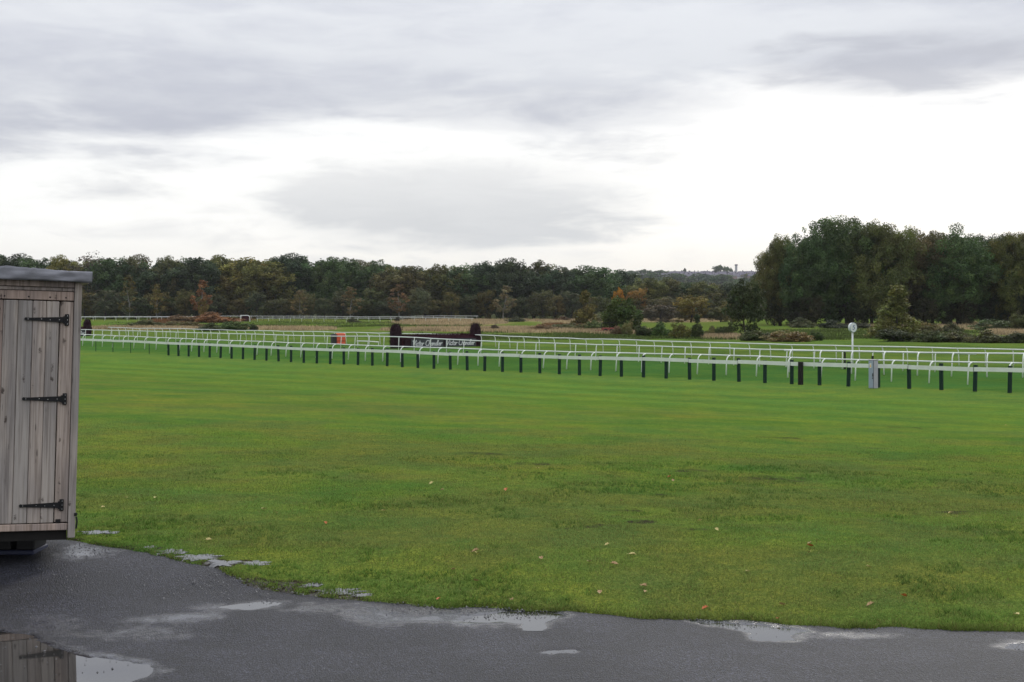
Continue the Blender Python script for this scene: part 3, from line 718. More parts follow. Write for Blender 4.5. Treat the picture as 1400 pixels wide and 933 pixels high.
def running_rail(label, px0, Y0, pxa, pxb, spacing, height, over, rad, prad, wob=0.0, seed=1, direction=None, lean=.10, name='running_rail'):
    rng = random.Random(seed)
    if direction is None:
        A = np.array(on_line(px0, Y0, pxa)); B = np.array(on_line(px0, Y0, pxb))
    else: A, B = np.array(direction[0]), np.array(direction[1])
    L = np.linalg.norm(B - A); n = int(L / spacing); u = (B - A) / L; nr = np.array([-u[1], u[0]])
    if nr @ np.array([NX, NY]) < 0: nr = -nr
    mid = (A + B) / 2; root = empty(name, (mid[0], mid[1], gz(*mid))); O = root.location
    tag(root, label, 'rail')
    sgn = 1 if over > 0 else -1; ov = abs(over)
    # post: foot on the ground, slight lean, gooseneck into the rail
    P = MB(); pts = [(0, -ov * sgn - lean * sgn * .6, -.12), (0, -ov * sgn, height * .70)]
    r = min(ov, height * .28) if ov > .01 else 0
    if r > 0:
        for k in range(1, 7):
            a = k / 6 * math.pi / 2; pts.append((0, sgn * (-ov + ov * (1 - math.cos(a))), height * .70 + (height * .29) * math.sin(a)))
    else: pts.append((0, 0, height))
    P.tube(pts, prad, 8); pm = P.mesh('post', M['railpost'], True)
    ang = math.atan2(nr[1], nr[0]) - math.pi / 2
    rail_pts = []
    for i in range(n + 1):
        p = A + u * spacing * i; z = gz(*p); dz = wob * (vn(i * 1.0, 0.0, 6.0, seed) - .5) * 2 + rng.uniform(-1, 1) * wob * .25
        o = obj('post', pm, root, (p[0] - O.x, p[1] - O.y, z + dz - O.z)); o.rotation_euler = (rng.uniform(-.03, .03), rng.uniform(-.03, .03), ang + rng.uniform(-.06, .06))
        rail_pts.append((p[0] - O.x, p[1] - O.y, z + height + dz - O.z))
    p = A - u * .5
    T = MB(); T.tube([tuple(Vector(rail_pts[0]) - Vector((u[0] * .4, u[1] * .4, 0)))] + rail_pts + [tuple(Vector(rail_pts[-1]) + Vector((u[0] * .4, u[1] * .4, 0)))], rad, 10); T.build('rail', M['rail'], root, True)
    return root
running_rail('white gooseneck running rail standing directly behind the green posted fence', 1377.5, 61.0, 92, 1440, 1.95, 1.0, .30, .038, .032, .025, 2)
running_rail('white running rail on straight posts passing in front of the lettered brush jump', 1283, 76.0, 85, 1330, 1.98, 1.05, .06, .042, .034, .025, 3)
running_rail('white wavy running rail beyond the lettered brush jump, posts hooked towards the lawn', 1267, 88.0, 150, 1440, 1.80, 1.05, -.28, .044, .034, .08, 5)
running_rail('white gooseneck rail running behind the grey steel cabinet, skew to the others', 0, 0, 0, 0, 1.75, 1.18, .26, .044, .036, .015, 7, ((XY(1082, 76), 76), (XY(1445, 68.5), 68.5)))
# distant rails of the far side of the course
running_rail('distant white rail across the far grass, nearer of the pair below the wood', 0, 0, 0, 0, 3.0, 1.0, .0, .055, .04, .05, 8, ((XY(352, 362), 362), (XY(650, 352), 352)))
running_rail('distant white rail along the foot of the far wood', 0, 0, 0, 0, 3.2, 1.05, .0, .055, .04, .05, 9, ((XY(60, 418), 418), (XY(660, 405), 405)))
running_rail('distant white rail across the far grass ending short of the rusty bracken bank', 0, 0, 0, 0, 3.0, 1.0, .0, .05, .04, .05, 10, ((XY(80, 372), 372), (XY(262, 376), 376)))
# low white trestle rail on the turf
lr = empty('low_rail', (XY(503, 124), 124, gz(XY(503, 124), 124))); tag(lr, 'short low white rail lying on the turf beside the orange block', 'rail')
m = MB(); m.tube([(-1.0, 0, .46), (.0, 0, .43), (1.0, 0, .36)], .05, 8); m.build('rail', M['rail'], lr, True)
for x, h in ((-.9, .45), (.0, .43), (.95, .37)): m = MB(); m.tube([(x, 0, -.05), (x, 0, h)], .03, 8); m.build('post', M['railpost'], lr)
tp = on_line(1380.6, 54.6, 1094.6)
m = MB(); m.bbox((-.09, -.09, -.15), (.09, .09, 1.02), .015); o = m.build('timber_post', M['dark_post'], None); o.location = (*tp, gz(*tp)); o.rotation_euler.z = .7
tag(o, 'thick dark timber post standing alone in the green posted fence', 'post')
for px, Y, lb in ((1155, 80, 'short dark stake between the white rails by the numbered post'), (1193, 72, 'short dark stake rising behind the grey steel cabinet')):
    X = XY(px, Y); m = MB(); m.bbox((-.05, -.05, -.1), (.05, .05, 1.0), .01); o = m.build('stake', M['dark_post']); o.location = (X, Y, gz(X, Y)); tag(o, lb, 'stake')

# steel cabinet at the fence
def cabinet():
    X, Y = on_line(1380.6, 54.0, 1194.5); ang = math.atan2(-UY, -UX)
    r = empty('steel_cabinet', (X, Y, gz(X, Y)), 0); tag(r, 'grey steel utility cabinet with yellow warning sticker beside the board fence', 'cabinet')
    u = Vector((-UX, -UY, 0)); n = Vector((NX, NY, 0))
    mat = Matrix(((u.x, n.x, 0, 0), (u.y, n.y, 0, 0), (0, 0, 1, 0), (0, 0, 0, 1)))
    m = MB(); m.bbox((-.245, .0, .0), (0, .33, 1.19), .006, mat); m.build('body', M['steel_b'], r)
    m = MB(); m.bbox((-.24, -.014, .02), (-.012, -.002, 1.17), .004, mat); d = m.build('door', M['steel'], r)
    m = MB(); m.bbox((-.19, -.019, .86), (-.10, -.0145, 1.06), .001, mat); st = m.build('sticker', M['cream'], d)
    m = MB(); a = mat
    m.add([tuple(mat @ Vector(p)) for p in ((-.175, -.0205, .90), (-.115, -.0205, .90), (-.145, -.0205, 1.035))], [(0, 1, 2)]); m.build('warning_triangle', M['yellow'], st)
    m = MB(); m.bbox((-.05, -.040, .50), (-.012, -.015, .62), .004, mat); m.bbox((-.03, -.07, .60), (-.002, -.041, .64), .004, mat); m.bbox((-.04, -.05, .40), (-.015, -.0145, .46), .004, mat); m.build('latch', M['blackplastic'], r)
    m = MB(); m.bbox((-.010, -.010, .0), (.006, -.0005, 1.18), .002, mat); m.build('seal_strip', M['blackplastic'], r)
    m = MB(); m.bbox((-.27, -.02, 1.191), (.02, .35, 1.215), .004, mat); m.build('lid', M['steel_b'], r)
cabinet()

# stroke lettering -----------------------------------------------------------
def arc(cx, cy, rx, ry, a0, a1, n=10): return [(cx + rx * math.cos(a0 + (a1 - a0) * i / n), cy + ry * math.sin(a0 + (a1 - a0) * i / n)) for i in range(n + 1)]
GL = {'V': (.56, [[(-.05, .92), (.03, 1.0), (.20, .05), (.24, .02), (.56, 1.08)]]), 'i': (.16, [[(.02, .5), (.02, .08), (.14, .04)], [(.06, .74), (.08, .78)]]),
 'c': (.30, [arc(.16, .26, .16, .25, .8, 5.6)]), 't': (.26, [[(.13, .92), (.07, .1), (.22, .03)], [(-.06, .58), (.28, .62)]]), 'o': (.34, [arc(.16, .26, .15, .25, 0, 6.28, 14)]),
 'r': (.30, [[(.0, .52), (.04, 0)], [(.03, .28), (.12, .48), (.28, .48)]]), 'C': (.56, [arc(.30, .5, .30, .52, .9, 5.4, 14)]),
 'h': (.36, [[(.03, 1.05), (.02, 0)], [(.02, .3), (.15, .5), (.26, .4), (.30, 0)]]), 'a': (.38, [arc(.15, .25, .14, .24, 0, 6.28, 12), [(.31, .5), (.34, .02)]]),
 'n': (.36, [[(0, .5), (.03, 0)], [(.03, .3), (.16, .5), (.26, .38), (.30, 0)]]), 'd': (.40, [arc(.15, .25, .14, .24, 0, 6.28, 12), [(.34, 1.05), (.33, .02)]]),
 'l': (.16, [[(.04, 1.05), (.03, .05), (.14, .02)]]), 'e': (.34, [[(.02, .26), (.28, .3), (.24, .46), (.14, .51), (.03, .38), (.03, .14), (.14, .01), (.30, .1)]]), ' ': (.22, []),
 '5': (.5, [[(.42, 1.0), (.10, 1.0), (.06, .58), (.28, .62), (.44, .46), (.42, .18), (.24, .0), (.02, .1)]])}
def lettering(text, w, h, th):
    strokes = []; x = 0
    for ch in text:
        adv, ss_ = GL[ch]; strokes += [[(x + a + .18 * b, b) for a, b in s] for s in ss_]; x += adv + .05
    k = w / x; V = []; Fc = []
    for s in strokes:
        P = [np.array((a * k, b * h)) for a, b in s]
        for i in range(len(P) - 1):
            d = P[i + 1] - P[i]; L = np.linalg.norm(d); d = d / max(L, 1e-6); nn = np.array((-d[1], d[0])) * th / 2; e = d * th * .35
            q = [P[i] - e - nn, P[i + 1] + e - nn, P[i + 1] + e + nn, P[i] - e + nn]; b = len(V)
            yy = -.012 - .0006 * (len(V) // 8 % 7)
            V += [(p[0], yy, p[1]) for p in q] + [(p[0], 0, p[1]) for p in q]
            Fc += [(b, b + 1, b + 2, b + 3), (b, b + 4, b + 5, b + 1), (b + 1, b + 5, b + 6, b + 2), (b + 2, b + 6, b + 7, b + 3), (b + 3, b + 7, b + 4, b)]
    return V, Fc
def twigs(n, boxes, ln, rng, up=.8, spread=.35):
    X = []
    tot = sum(b[6] for b in boxes)
    for (x0, x1, y0, y1, z0_, z1, w) in boxes:
        k = int(n * w / tot); p = np.c_[rng.uniform(x0, x1, k), rng.uniform(y0, y1, k), rng.uniform(z0_, z1, k)]; X.append(p)
    P = np.concatenate(X); n = len(P); d = rng.normal(0, spread, (n, 3)); d[:, 2] += up; d /= np.linalg.norm(d, axis=1)[:, None]
    th = rng.uniform(0, 6.28, n); w = np.c_[np.cos(th), np.sin(th), 0 * th] * .012; L = rng.uniform(.5, 1.2, n)[:, None] * ln
    V = np.empty((n, 3, 3)); V[:, 0] = P - w; V[:, 1] = P + w; V[:, 2] = P + d * L; return V.reshape(-1, 3), np.arange(n * 3).reshape(n, 3)
def jump(label, A, length, text=True):
    rng = np.random.default_rng(5)
    r = empty('brush_jump', (A[0], A[1], gz(*A))); r.rotation_euler.z = math.atan2(NY, NX); tag(r, label, 'jump')
    L = length
    ze = [gz(A[0] + NX * t, A[1] + NY * t) - r.location.z for t in (0, L)]
    def zz(x): return ze[0] + (ze[1] - ze[0]) * x / L
    m = MB(); segs = 16; vs = []; fs = []
    prof_ = [(-.55, -.1), (-.42, .7), (-.30, .97), (-.10, 1.05), (.22, 1.01), (.42, .64), (.5, -.1)]
    for i in range(segs + 1):
        x = .7 + (L - 1.4) * i / segs
        for y, z in prof_: vs.append((x, y + rng.normal(0, .02), zz(x) + z + rng.normal(0, .025)))
    kk = len(prof_)
    for i in range(segs):
        for j in range(kk - 1): a = i * kk + j; fs.append((a, a + kk, a + kk + 1, a + 1))
    m.add(vs, fs); br = m.build('brush', M['twig'], r)
    V, Fc = twigs(9000, [(.7, L - .7, -.5, -.05, .15, .9, 1.0), (.7, L - .7, -.32, .3, .88, 1.05, 1.4)], .20, rng); V[:, 2] += zz(0) + (zz(L) - zz(0)) * V[:, 0] / L
    obj('twigs', np_mesh('twigs', V, Fc, M['twig']), br)
    for xc in (.45, L - .45):
        m = MB(); n = 14; vs = []; fs = []
        zs = [(-.1, .40), (.3, .46), (.9, .47), (1.3, .45), (1.6, .42), (1.82, .32), (1.95, .12)]
        for z, rad in zs:
            for k in range(n): a = 2 * math.pi * k / n; q = rad * (1 + rng.normal(0, .05)); vs.append((xc + q * math.cos(a) * 1.1, q * math.sin(a), zz(xc) + z + rng.normal(0, .02)))
        for i in range(len(zs) - 1):
            for k in range(n): fs.append((i * n + k, i * n + (k + 1) % n, (i + 1) * n + (k + 1) % n, (i + 1) * n + k))
        fs.append(tuple((len(zs) - 1) * n + k for k in range(n))); m.add(vs, fs); pl = m.build('wing', M['twig_dark'], r)
        V, Fc = twigs(2600, [(xc - .47, xc + .47, -.44, .44, .1, 1.75, 1.0), (xc - .30, xc + .30, -.3, .3, 1.6, 1.95, .35)], .30, rng, .5, .7); V[:, 2] += zz(xc); obj('twigs', np_mesh('twigs', V, Fc, M['twig_dark']), pl)
    half = (L - 2.7) / 2
    for i in range(2):
        x0 = 1.55 + i * (half + .18); m = MB(); m.box((x0, -.66, zz(x0) + .04), (x0 + half, -.63, zz(x0) + .74)); b = m.build('banner', M['banner'], r)
        V, Fc = lettering('Victor Chandler', half * .93, .42, .062); V = [(x0 + half * .03 + a, -.661 + y, zz(x0) + .20 + c) for a, y, c in V]
        m = MB(); m.add(V, Fc); m.build('lettering', M['ink'], b)
    m = MB(); m.box((.9, -.60, zz(.9) - .05), (L - .9, -.56, zz(.9) + .80)); m.build('kick_board', M['twig_dark'], r)
    return r
jump('dark birch brush jump with two white lettered banners between bushy wings', (-9.9, 114.2), 9.6)
jump('dark birch brush jump standing half hidden behind the timber shed', (XY(120, 170) - 9.2 * NX, 170 - 9.2 * NY), 9.6)

# orange block
def orange_block():
    X, Y = XY(465, 131), 131; r = empty('padded_block', (X, Y, gz(X, Y))); r.rotation_euler.z = .5; tag(r, 'orange red padded block with black end standing on the turf', 'block')
    m = MB(); m.bbox((-.42, -.30, .0), (.45, .30, 1.05), .07); m.build('cover', M['orange'], r, False)
    m = MB(); m.bbox((-.86, -.27, .0), (-.43, .27, 1.0), .04); m.build('end_panel', M['blackplastic'], r)
    for z in (.3, .75): m = MB(); m.bbox((-.43, -.312, z), (.46, -.296, z + .05), .004); m.build('strap', M['rubber'], r)
orange_block()
# numbered marker post
def marker():
    X, Y = XY(1164.5, 92), 92; Y = 84; X = XY(1165.5, Y); g = gz(X, Y)
    r = empty('marker_post', (X, Y, g)); tag(r, 'white numbered disc on a tall white pole between the rails', 'marker post')
    m = MB(); m.tube([(0, 0, -.1), (0, 0, 2.12)], .055, 10); m.build('pole', M['rail'], r, True)
    zc = 3 - (448 - HZ) * Y / F - g; ang = .35
    mat = Matrix.Translation((0, 0, zc)) @ Matrix.Rotation(ang, 4, 'Z')
    m = MB(); n = 28; rr, th = .235, .12; vs = []; fs = []
    for y, q in ((-th, .93), (-th, 1.0), (th, 1.0), (th, .93)):
        for k in range(n): a = 2 * math.pi * k / n; vs.append(tuple(mat @ Vector((math.cos(a) * rr * q, y, math.sin(a) * rr * 1.2 * q))))
    for i in range(3):
        for k in range(n): fs.append((i * n + k, i * n + (k + 1) % n, (i + 1) * n + (k + 1) % n, (i + 1) * n + k))
    fs += [tuple(range(n - 1, -1, -1)), tuple(3 * n + k for k in range(n))]; m.add(vs, fs); d = m.build('disc', M['rail'], r)
    V, Fc = lettering('5', .15, .26, .035); m = MB(); m.add([tuple(mat @ Vector((x - .075, -th - .002 + y, z - .13))) for x, y, z in V], Fc); m.build('numeral', M['blue_ink'], d)
    m = MB()
    m.tube([tuple(mat @ Vector((math.cos(2 * math.pi * k / 28) * rr * .99, -th + .01, math.sin(2 * math.pi * k / 28) * rr * 1.19))) for k in range(29)], .016, 6, False); m.build('rim', M['steel'], d)
marker()
# red trailer in the scrub
def trailer():
    Y = 186; X = XY(833, Y); r = empty('trailer', (X, Y, gz(X, Y))); r.rotation_euler.z = -.1; tag(r, 'faded red flatbed trailer parked in front of the round dark bush', 'trailer')
    m = MB(); m.bbox((-1.0, -.5, .42), (1.0, .6, .62), .02); m.build('bed', M['red_trailer'], r)
    m = MB(); m.bbox((-1.0, -.52, .625), (1.0, -.47, .80), .01); m.build('side_board', M['red_trailer'], r)
    m = MB()
    for x in (-1.0, 0, 1.0): m.tube([(x, .55, .62), (x, .55, 1.45)], .035, 6)
    m.tube([(-1.0, .55, 1.45), (1.0, .55, 1.45)], .04, 6); m.tube([(-1.0, -.5, .62), (-1.0, -.5, 1.3), (-1.0, .55, 1.45)], .035, 6); m.build('rack', M['dark_post'], r)
    for x in (-.45, .35):
        m = MB(); m.tube([(x, -.62, .33), (x, -.45, .33)], .33, 16); w = m.build('wheel', M['rubber'], r); m = MB(); m.tube([(x, -.63, .33), (x, -.60, .33)], .15, 12); m.build('rim', M['red_trailer'], w)
    m = MB(); m.tube([(-1.0, 0, .45), (-1.9, 0, .40)], .05, 6); m.build('drawbar', M['red_trailer'], r)
trailer()
# white framed hurdle at the end of the distant rails
def hurdle():
    Y = 350; X = XY(337, Y); r = empty('hurdle_wing', (X, Y, gz(X, Y))); tag(r, 'white framed dark brush hurdle at the end of the distant rail', 'hurdle')
    m = MB(); m.box((-1.1, -.1, .0), (.55, .1, 1.5)); m.build('brush', M['twig'], r)
    m = MB(); m.tube([(-1.5, -.15, 1.62), (.5, -.15, 1.62), (.85, -.15, 1.2), (.9, -.15, -.1)], .10, 6); m.tube([(-1.5, -.15, 1.62), (-1.5, -.15, -.1)], .09, 6); m.build('frame', M['rail'], r)
hurdle()

# ------------------------------------------------------------------ trees
def foliage(seed, lobes, per, leaf, shell=.55, squash=1.0, flat=.0):
    """leaf-sized faces spread round many lobes; lobes = (x,y,z,r)"""
    rng = np.random.default_rng(seed); Vs = []; Ts = []; subs = []
    for (x, y, z, r) in lobes:                    # every lobe is itself a cluster of leafy sprays
        base = rng.uniform(.70, 1.28); warm = rng.uniform(.90, 1.14)
        for k in range(13):
            d = rng.normal(0, 1, 3); d /= np.linalg.norm(d); d[2] = d[2] * .85 + .08; q = r * rng.uniform(.55, .95)
            subs.append((x + d[0] * q, y + d[1] * q, z + d[2] * q, r * rng.uniform(.24, .44), base * rng.uniform(.62, 1.42), warm * rng.uniform(.93, 1.08)))
    for (x, y, z, r, base, warm) in subs:
        k = max(6, int(per * r * r * .62)); d = rng.normal(0, 1, (k, 3)); d /= np.linalg.norm(d, axis=1)[:, None]
        rad = r * (1 - shell * rng.random(k) ** 1.6) * (1 + .08 * rng.normal(0, 1, k))
        p = d * rad[:, None]; p[:, 2] *= squash; p += (x, y, z)
        nrm = d * .7 + rng.normal(0, .6, (k, 3)); nrm[:, 2] += .25; nrm /= np.linalg.norm(nrm, axis=1)[:, None]
        t1 = np.cross(nrm, rng.normal(0, 1, (k, 3))); t1 /= np.linalg.norm(t1, axis=1)[:, None]; t2 = np.cross(nrm, t1)
        s = leaf * rng.uniform(.55, 1.25, k)[:, None]
        V = np.stack([p - t1 * s * .5, p - t2 * s * .34, p + t1 * s * .55, p + t2 * s * .34], 1); Vs.append(V)
        c = base * rng.uniform(.80, 1.22, k)[:, None] * np.array([warm, 1.0, .9]); Ts.append(np.repeat(c[:, None], 4, 1))
    V = np.concatenate(Vs).reshape(-1, 3); T = np.concatenate(Ts).reshape(-1, 3)
    return V, np.arange(len(V)).reshape(-1, 4), T
def limbs(seed, H, r0, lobes, lean=0.0, n=9):
    rng = random.Random(seed); b = MB()
    top = H * .82; pts = []; rad = []
    for i in range(7):
        t = i / 6; pts.append((lean * t * H + .05 * H * .2 * math.sin(t * 5 + seed), .03 * H * math.sin(t * 4 + seed * 2), -.3 + top * t)); rad.append(r0 * (1.25 - 1.1 * t) if i else r0 * 1.5)
    b.tube(pts, rad, 8)
    for (x, y, z, r) in rng.sample(lobes, min(n, len(lobes))):
        zb = max(H * .12, z - math.hypot(x, y) * .9 - r * .3); t = min(.95, zb / top); base = Vector((lean * t * H, 0, zb))
        e = Vector((x, y, z)); mid_ = base.lerp(e, .5) + Vector((0, 0, -.06 * H))
        b.tube([base, base.lerp(mid_, .6), mid_.lerp(e, .5), e], [r0 * .45, r0 * .36, r0 * .22, r0 * .07], 5)
    return b
def lobes_oak(seed, H, W, n, low=.18):      # broad domed crown: lobes set round an ellipsoid, a looser skirt below
    rng = random.Random(seed); L = []; zc = H * (.50 + low * .5); rz = H * .335; rx = W * .36
    for i in range(n):
        u = 1 - 1.75 * (i + .5) / n + rng.uniform(-.06, .06); u = max(-.98, min(1, u)); a = i * 2.39996 + rng.uniform(-.4, .4); q = math.sqrt(max(0, 1 - u * u)); f = rng.uniform(.78, 1.14)
        L.append((rx * q * f * math.cos(a), rx * q * f * math.sin(a), zc + rz * u * f, W * rng.choice((.10, .13, .16, .19, .23))))
    for i in range(n // 4):
        a = rng.uniform(0, 6.28); f = rng.uniform(.3, .95); L.append((rx * f * math.cos(a), rx * f * math.sin(a), H * rng.uniform(low, low + .22), W * rng.uniform(.10, .16)))
    return L
def lobes_cone(seed, H, W, n):
    rng = random.Random(seed); L = []
    for i in range(n):
        t = rng.random(); z = H * (.05 + .88 * t); env = W * .5 * (1 - t) ** .6 * .95; a = rng.uniform(0, 6.28); rr = env * rng.random() ** .5 * .85
        L.append((rr * math.cos(a), rr * math.sin(a), z, W * rng.uniform(.11, .18) * (1.1 - .45 * t)))
    return L
def lobes_bush(seed, H, W, n):
    rng = random.Random(seed); L = []
    for i in range(n):
        a = rng.uniform(0, 6.28); rr = W * .5 * rng.random() ** .5 * .8; hz = H * math.sqrt(max(.05, 1 - (rr / (W * .5)) ** 2)); z = hz * rng.uniform(.12, .98)
        L.append((rr * math.cos(a), rr * math.sin(a), z, min(W, H * 1.4) * rng.uniform(.14, .24)))
    return L
def lobes_birch(seed, H, W, n):
    rng = random.Random(seed); L = []
    for i in range(n):
        t = rng.random(); z = H * (.22 + .74 * t); env = W * .5 * math.sin(math.pi * min(.97, .12 + .88 * t) ** .8) ** .8 + .1; a = rng.uniform(0, 6.28); rr = env * rng.random() ** .5
        L.append((rr * math.cos(a), rr * math.sin(a), z, W * rng.uniform(.10, .17)))
    return L
PROTO = {}
def proto(key, H, W, lob, per, leaf, r0, bark='bark', lean=0.0, shell=.55, nl=10):
    V, Fc, T = foliage(hash_(key), lob, per, leaf, shell)
    cm = np_mesh('crown', V, Fc, M['leaf'], {'tint': T}); tm_ = limbs(hash_(key), H, r0, lob, lean, nl).mesh('trunk', M[bark], True); PROTO[key] = (H, W, cm, tm_)
def hash_(k): return sum((i + 1) * ord(c) for i, c in enumerate(k)) % 9973
for i in range(4): proto('bigoak%d' % i, 20, 17, lobes_oak(100 + i, 20, 17, 42, .12), 150, .36, .42, shell=.5)
for i in range(5): proto('oak%d' % i, 18, 14, lobes_oak(200 + i, 18, 14, 36, .10), 100, .50, .36, shell=.5)
for i in range(3): proto('scrub%d' % i, 10, 7.5, lobes_oak(300 + i, 10, 7.5, 24, .05), 190, .36, .16, shell=.5)
for i in range(2): proto('birch%d' % i, 12, 4.6, lobes_birch(400 + i, 12, 4.6, 30), 90, .42, .13, 'bark_pale')
proto('bare', 17, 12, lobes_oak(500, 17, 12, 30, .2), 16, .4, .30, shell=.9, nl=26)
for i in range(4): proto('bush%d' % i, 3, 4.4, lobes_bush(600 + i, 3, 4.4, 26), 420, .22, .07)
for i in range(2): proto('cone%d' % i, 7, 5.6, lobes_cone(700 + i, 7, 5.6, 60), 330, .24, .14)
proto('young', 7, 5.0, lobes_oak(800, 7, 5.0, 40, .06), 330, .24, .13, lean=-.05)
proto('fartree', 12, 12, lobes_oak(900, 12, 12, 20, .02), 24, 1.2, .4)
DG = (.048, .082, .031); OL = (.082, .094, .030); BR = (.076, .080, .034); YE = (.23, .15, .03); DK = (.042, .064, .034); GY = (.085, .075, .055); RU = (.13, .065, .028); BG = (.060, .095, .022); OY = (.135, .125, .036)
def place(key, X, Y, H, W, col, name, label, cat, group=None, jit=.18, rz=None, sink=.12):
    h, w, cm, tm_ = PROTO[key]
    r = empty(name, (X, Y, gz(X, Y) - sink)); r.rotation_euler.z = random.uniform(0, 6.28) if rz is None else rz; r.scale = (W / w, W / w, H / h)
    c = obj('foliage' if cat in ('bush', 'bracken') else 'crown', cm, r); k = 1 + random.uniform(-jit, jit); col = tuple(q * 1.15 for q in col); c.color = (col[0] * k * random.uniform(.92, 1.1), col[1] * k, col[2] * k * random.uniform(.9, 1.1), 1)
    obj('stems' if cat in ('bush', 'bracken') else 'trunk', tm_, r); tag(r, label, cat, group); return r
def H_at(X, Y, top): return max(1.0, (EYE + (HZ - top) * Y / F) - gz(X, Y))
# far wood, left and centre
SKY = [(-80, 352), (0, 351), (35, 353), (70, 356), (100, 352), (120, 349), (150, 350), (165, 350), (200, 357), (260, 350), (310, 354), (345, 358), (385, 347), (410, 356), (440, 358), (495, 352), (525, 360), (570, 366), (600, 366), (660, 362), (715, 358), (760, 364), (800, 368), (850, 374), (880, 380), (920, 383), (960, 388), (1000, 391), (1060, 390)]
spx, spy = zip(*SKY)
KINDS = {'dg': (DG, 'dark green oak tree rising in the far wood'), 'ol': (OL, 'olive tinted oak tree in the far wood'), 'br': (BR, 'brown turning oak tree in the far wood'), 'dk': (DK, 'deep green broadleaf tree in the far wood'), 'oy': (OY, 'yellowing oak tree in the far wood')}
WOOD = 'trees of the far wood'
px = -70
while px < 1050:
    k = random.choice(['dg', 'dg', 'ol', 'br', 'dk', 'dk', 'oy' if random.random() < .35 else 'ol']); Y = random.uniform(455, 475)
    if abs(px - 335) < 12 or abs(px - 90) < 12: k = 'oy'
    top = np.interp(px, spx, spy) + random.uniform(-2, 3); X = XY(px, Y)
    w = random.uniform(62, 92) * Y / F * (.75 if px > 820 else 1)
    key = 'bare' if 118 <= px <= 142 else 'oak%d' % random.randrange(5)
    lab = 'thinly leaved grey tree with bare twigs in the far wood' if key == 'bare' else KINDS[k][1]
    place(key, X, Y, H_at(X, Y, top) * 1.03, w, GY if key == 'bare' else KINDS[k][0], 'wood_tree', lab, 'tree', WOOD if key != 'bare' else None)
    px += random.uniform(24, 40)
px = -80
while px < 1060:                             # second and third ranks close the gaps
    for Y0, d in ((492, 7), (520, 4)):
        k = random.choice(['dg', 'ol', 'br', 'dk']); Y = Y0 + random.uniform(-6, 6); X = XY(px + random.uniform(-12, 12), Y); top = np.interp(px, spx, spy) + d + random.uniform(-3, 5)
        place('oak%d' % random.randrange(5), X, Y, H_at(X, Y, top), random.uniform(50, 66) * Y / F, KINDS[k][0], 'wood_tree', KINDS[k][1], 'tree', WOOD)
    px += random.uniform(36, 46)
px = -60
UND = [('low green understorey tree at the edge of the far wood', (.055, .072, .028)), ('low olive understorey tree at the edge of the far wood', (.085, .082, .030)), ('low grey green understorey tree at the edge of the far wood', (.068, .080, .044)), ('low brown green understorey tree at the edge of the far wood', (.078, .082, .038))]
while px < 1060:
    lb, c = random.choice(UND); Y = random.uniform(436, 450); X = XY(px, Y); top = random.uniform(390, 408) + (6 if px > 850 else 0)
    place('scrub%d' % random.randrange(3), X, Y, H_at(X, Y, top), random.uniform(28, 46) * Y / F, c, 'understorey_tree', lb, 'tree', 'understorey trees of the far wood'); px += random.uniform(17, 30)
for px, top, c, lb in ((275, 380, (.15, .075, .035), 'russet birch with a golden patch before the far wood'), (480, 392, (.13, .11, .055), 'pale leaved slender birch with white trunk before the far wood'), (545, 386, (.14, .085, .045), 'rusty birch with long pale trunk before the far wood'), (690, 388, (.13, .11, .06), 'buff leaved birch with pale trunk before the far wood'), (215, 388, (.12, .115, .04), 'yellow green birch before the far wood'), (175, 376, (.085, .085, .03), 'olive birch with a pointed top before the far wood'), (410, 396, (.12, .105, .055), 'thin straw coloured birch before the far wood')):
    Y = 430; X = XY(px, Y); place('birch%d' % random.randrange(2), X, Y, H_at(X, Y, top), random.uniform(20, 30) * Y / F, c, 'birch_tree', lb, 'tree')
for px, top, Y, w, c, lb in ((846, 391, 440, 18, (.34, .18, .02), 'small golden yellow autumn tree in the far wood'), (868, 392, 442, 34, (.18, .11, .03), 'orange tinted tree next to the golden one in the far wood'), (945, 402, 350, 52, (.14, .115, .03), 'yellow olive autumn tree standing out on the blond grass'), (905, 414, 345, 56, (.075, .068, .048), 'rounded grey brown willow bush on the blond grass'), (277, 406, 428, 15, (.20, .15, .04), 'small yellow leaved tree below the russet birch'), (1000, 408, 330, 34, (.085, .085, .03), 'olive scrub tree behind the leaning young tree'), (985, 416, 350, 40, (.08, .085, .035), 'low olive scrub on the blond grass'), (820, 402, 400, 30, (.06, .075, .03), 'green scrub tree behind the round dark bush')):
    X = XY(px, Y); place('scrub%d' % random.randrange(3), X, Y, H_at(X, Y, top), w * Y / F, c, 'autumn_tree', lb, 'tree')
# right wood: tall near grove
BT = (.066, .062, .032)
RW = [(1066, 323, 274, 58, OL, 'airy olive oak with sky showing through at the open end of the near grove'), (1108, 313, 268, 74, DG, 'dark green oak next to the airy one in the near grove'),
 (1158, 300, 272, 112, DG, 'broadest and tallest dark green oak of the near grove'), (1212, 308, 266, 84, (.075, .088, .030), 'olive green oak directly behind the conical tree in the near grove'),
 (1262, 315, 271, 92, BT, 'brown tinged oak beside the conical tree in the near grove'), (1308, 315, 267, 92, DG, 'dark green oak rising over the blond grass bank in the near grove'),
 (1352, 324, 272, 76, DK, 'lower deep green oak between two taller ones in the near grove'), (1382, 319, 268, 70, OL, 'olive topped oak above the hedge bushes in the near grove'),
 (1422, 330, 270, 80, DG, 'dark green oak beyond the olive topped one in the near grove')]
for i, (px, top, Y, w, c, lb) in enumerate(RW):
    X = XY(px, Y); place('bigoak%d' % (i % 4), X, Y, H_at(X, Y, top) * 1.0, w * 1.22 * Y / F, tuple(q * 1.15 for q in c), 'grove_tree', lb, 'tree', 'trees of the near grove')
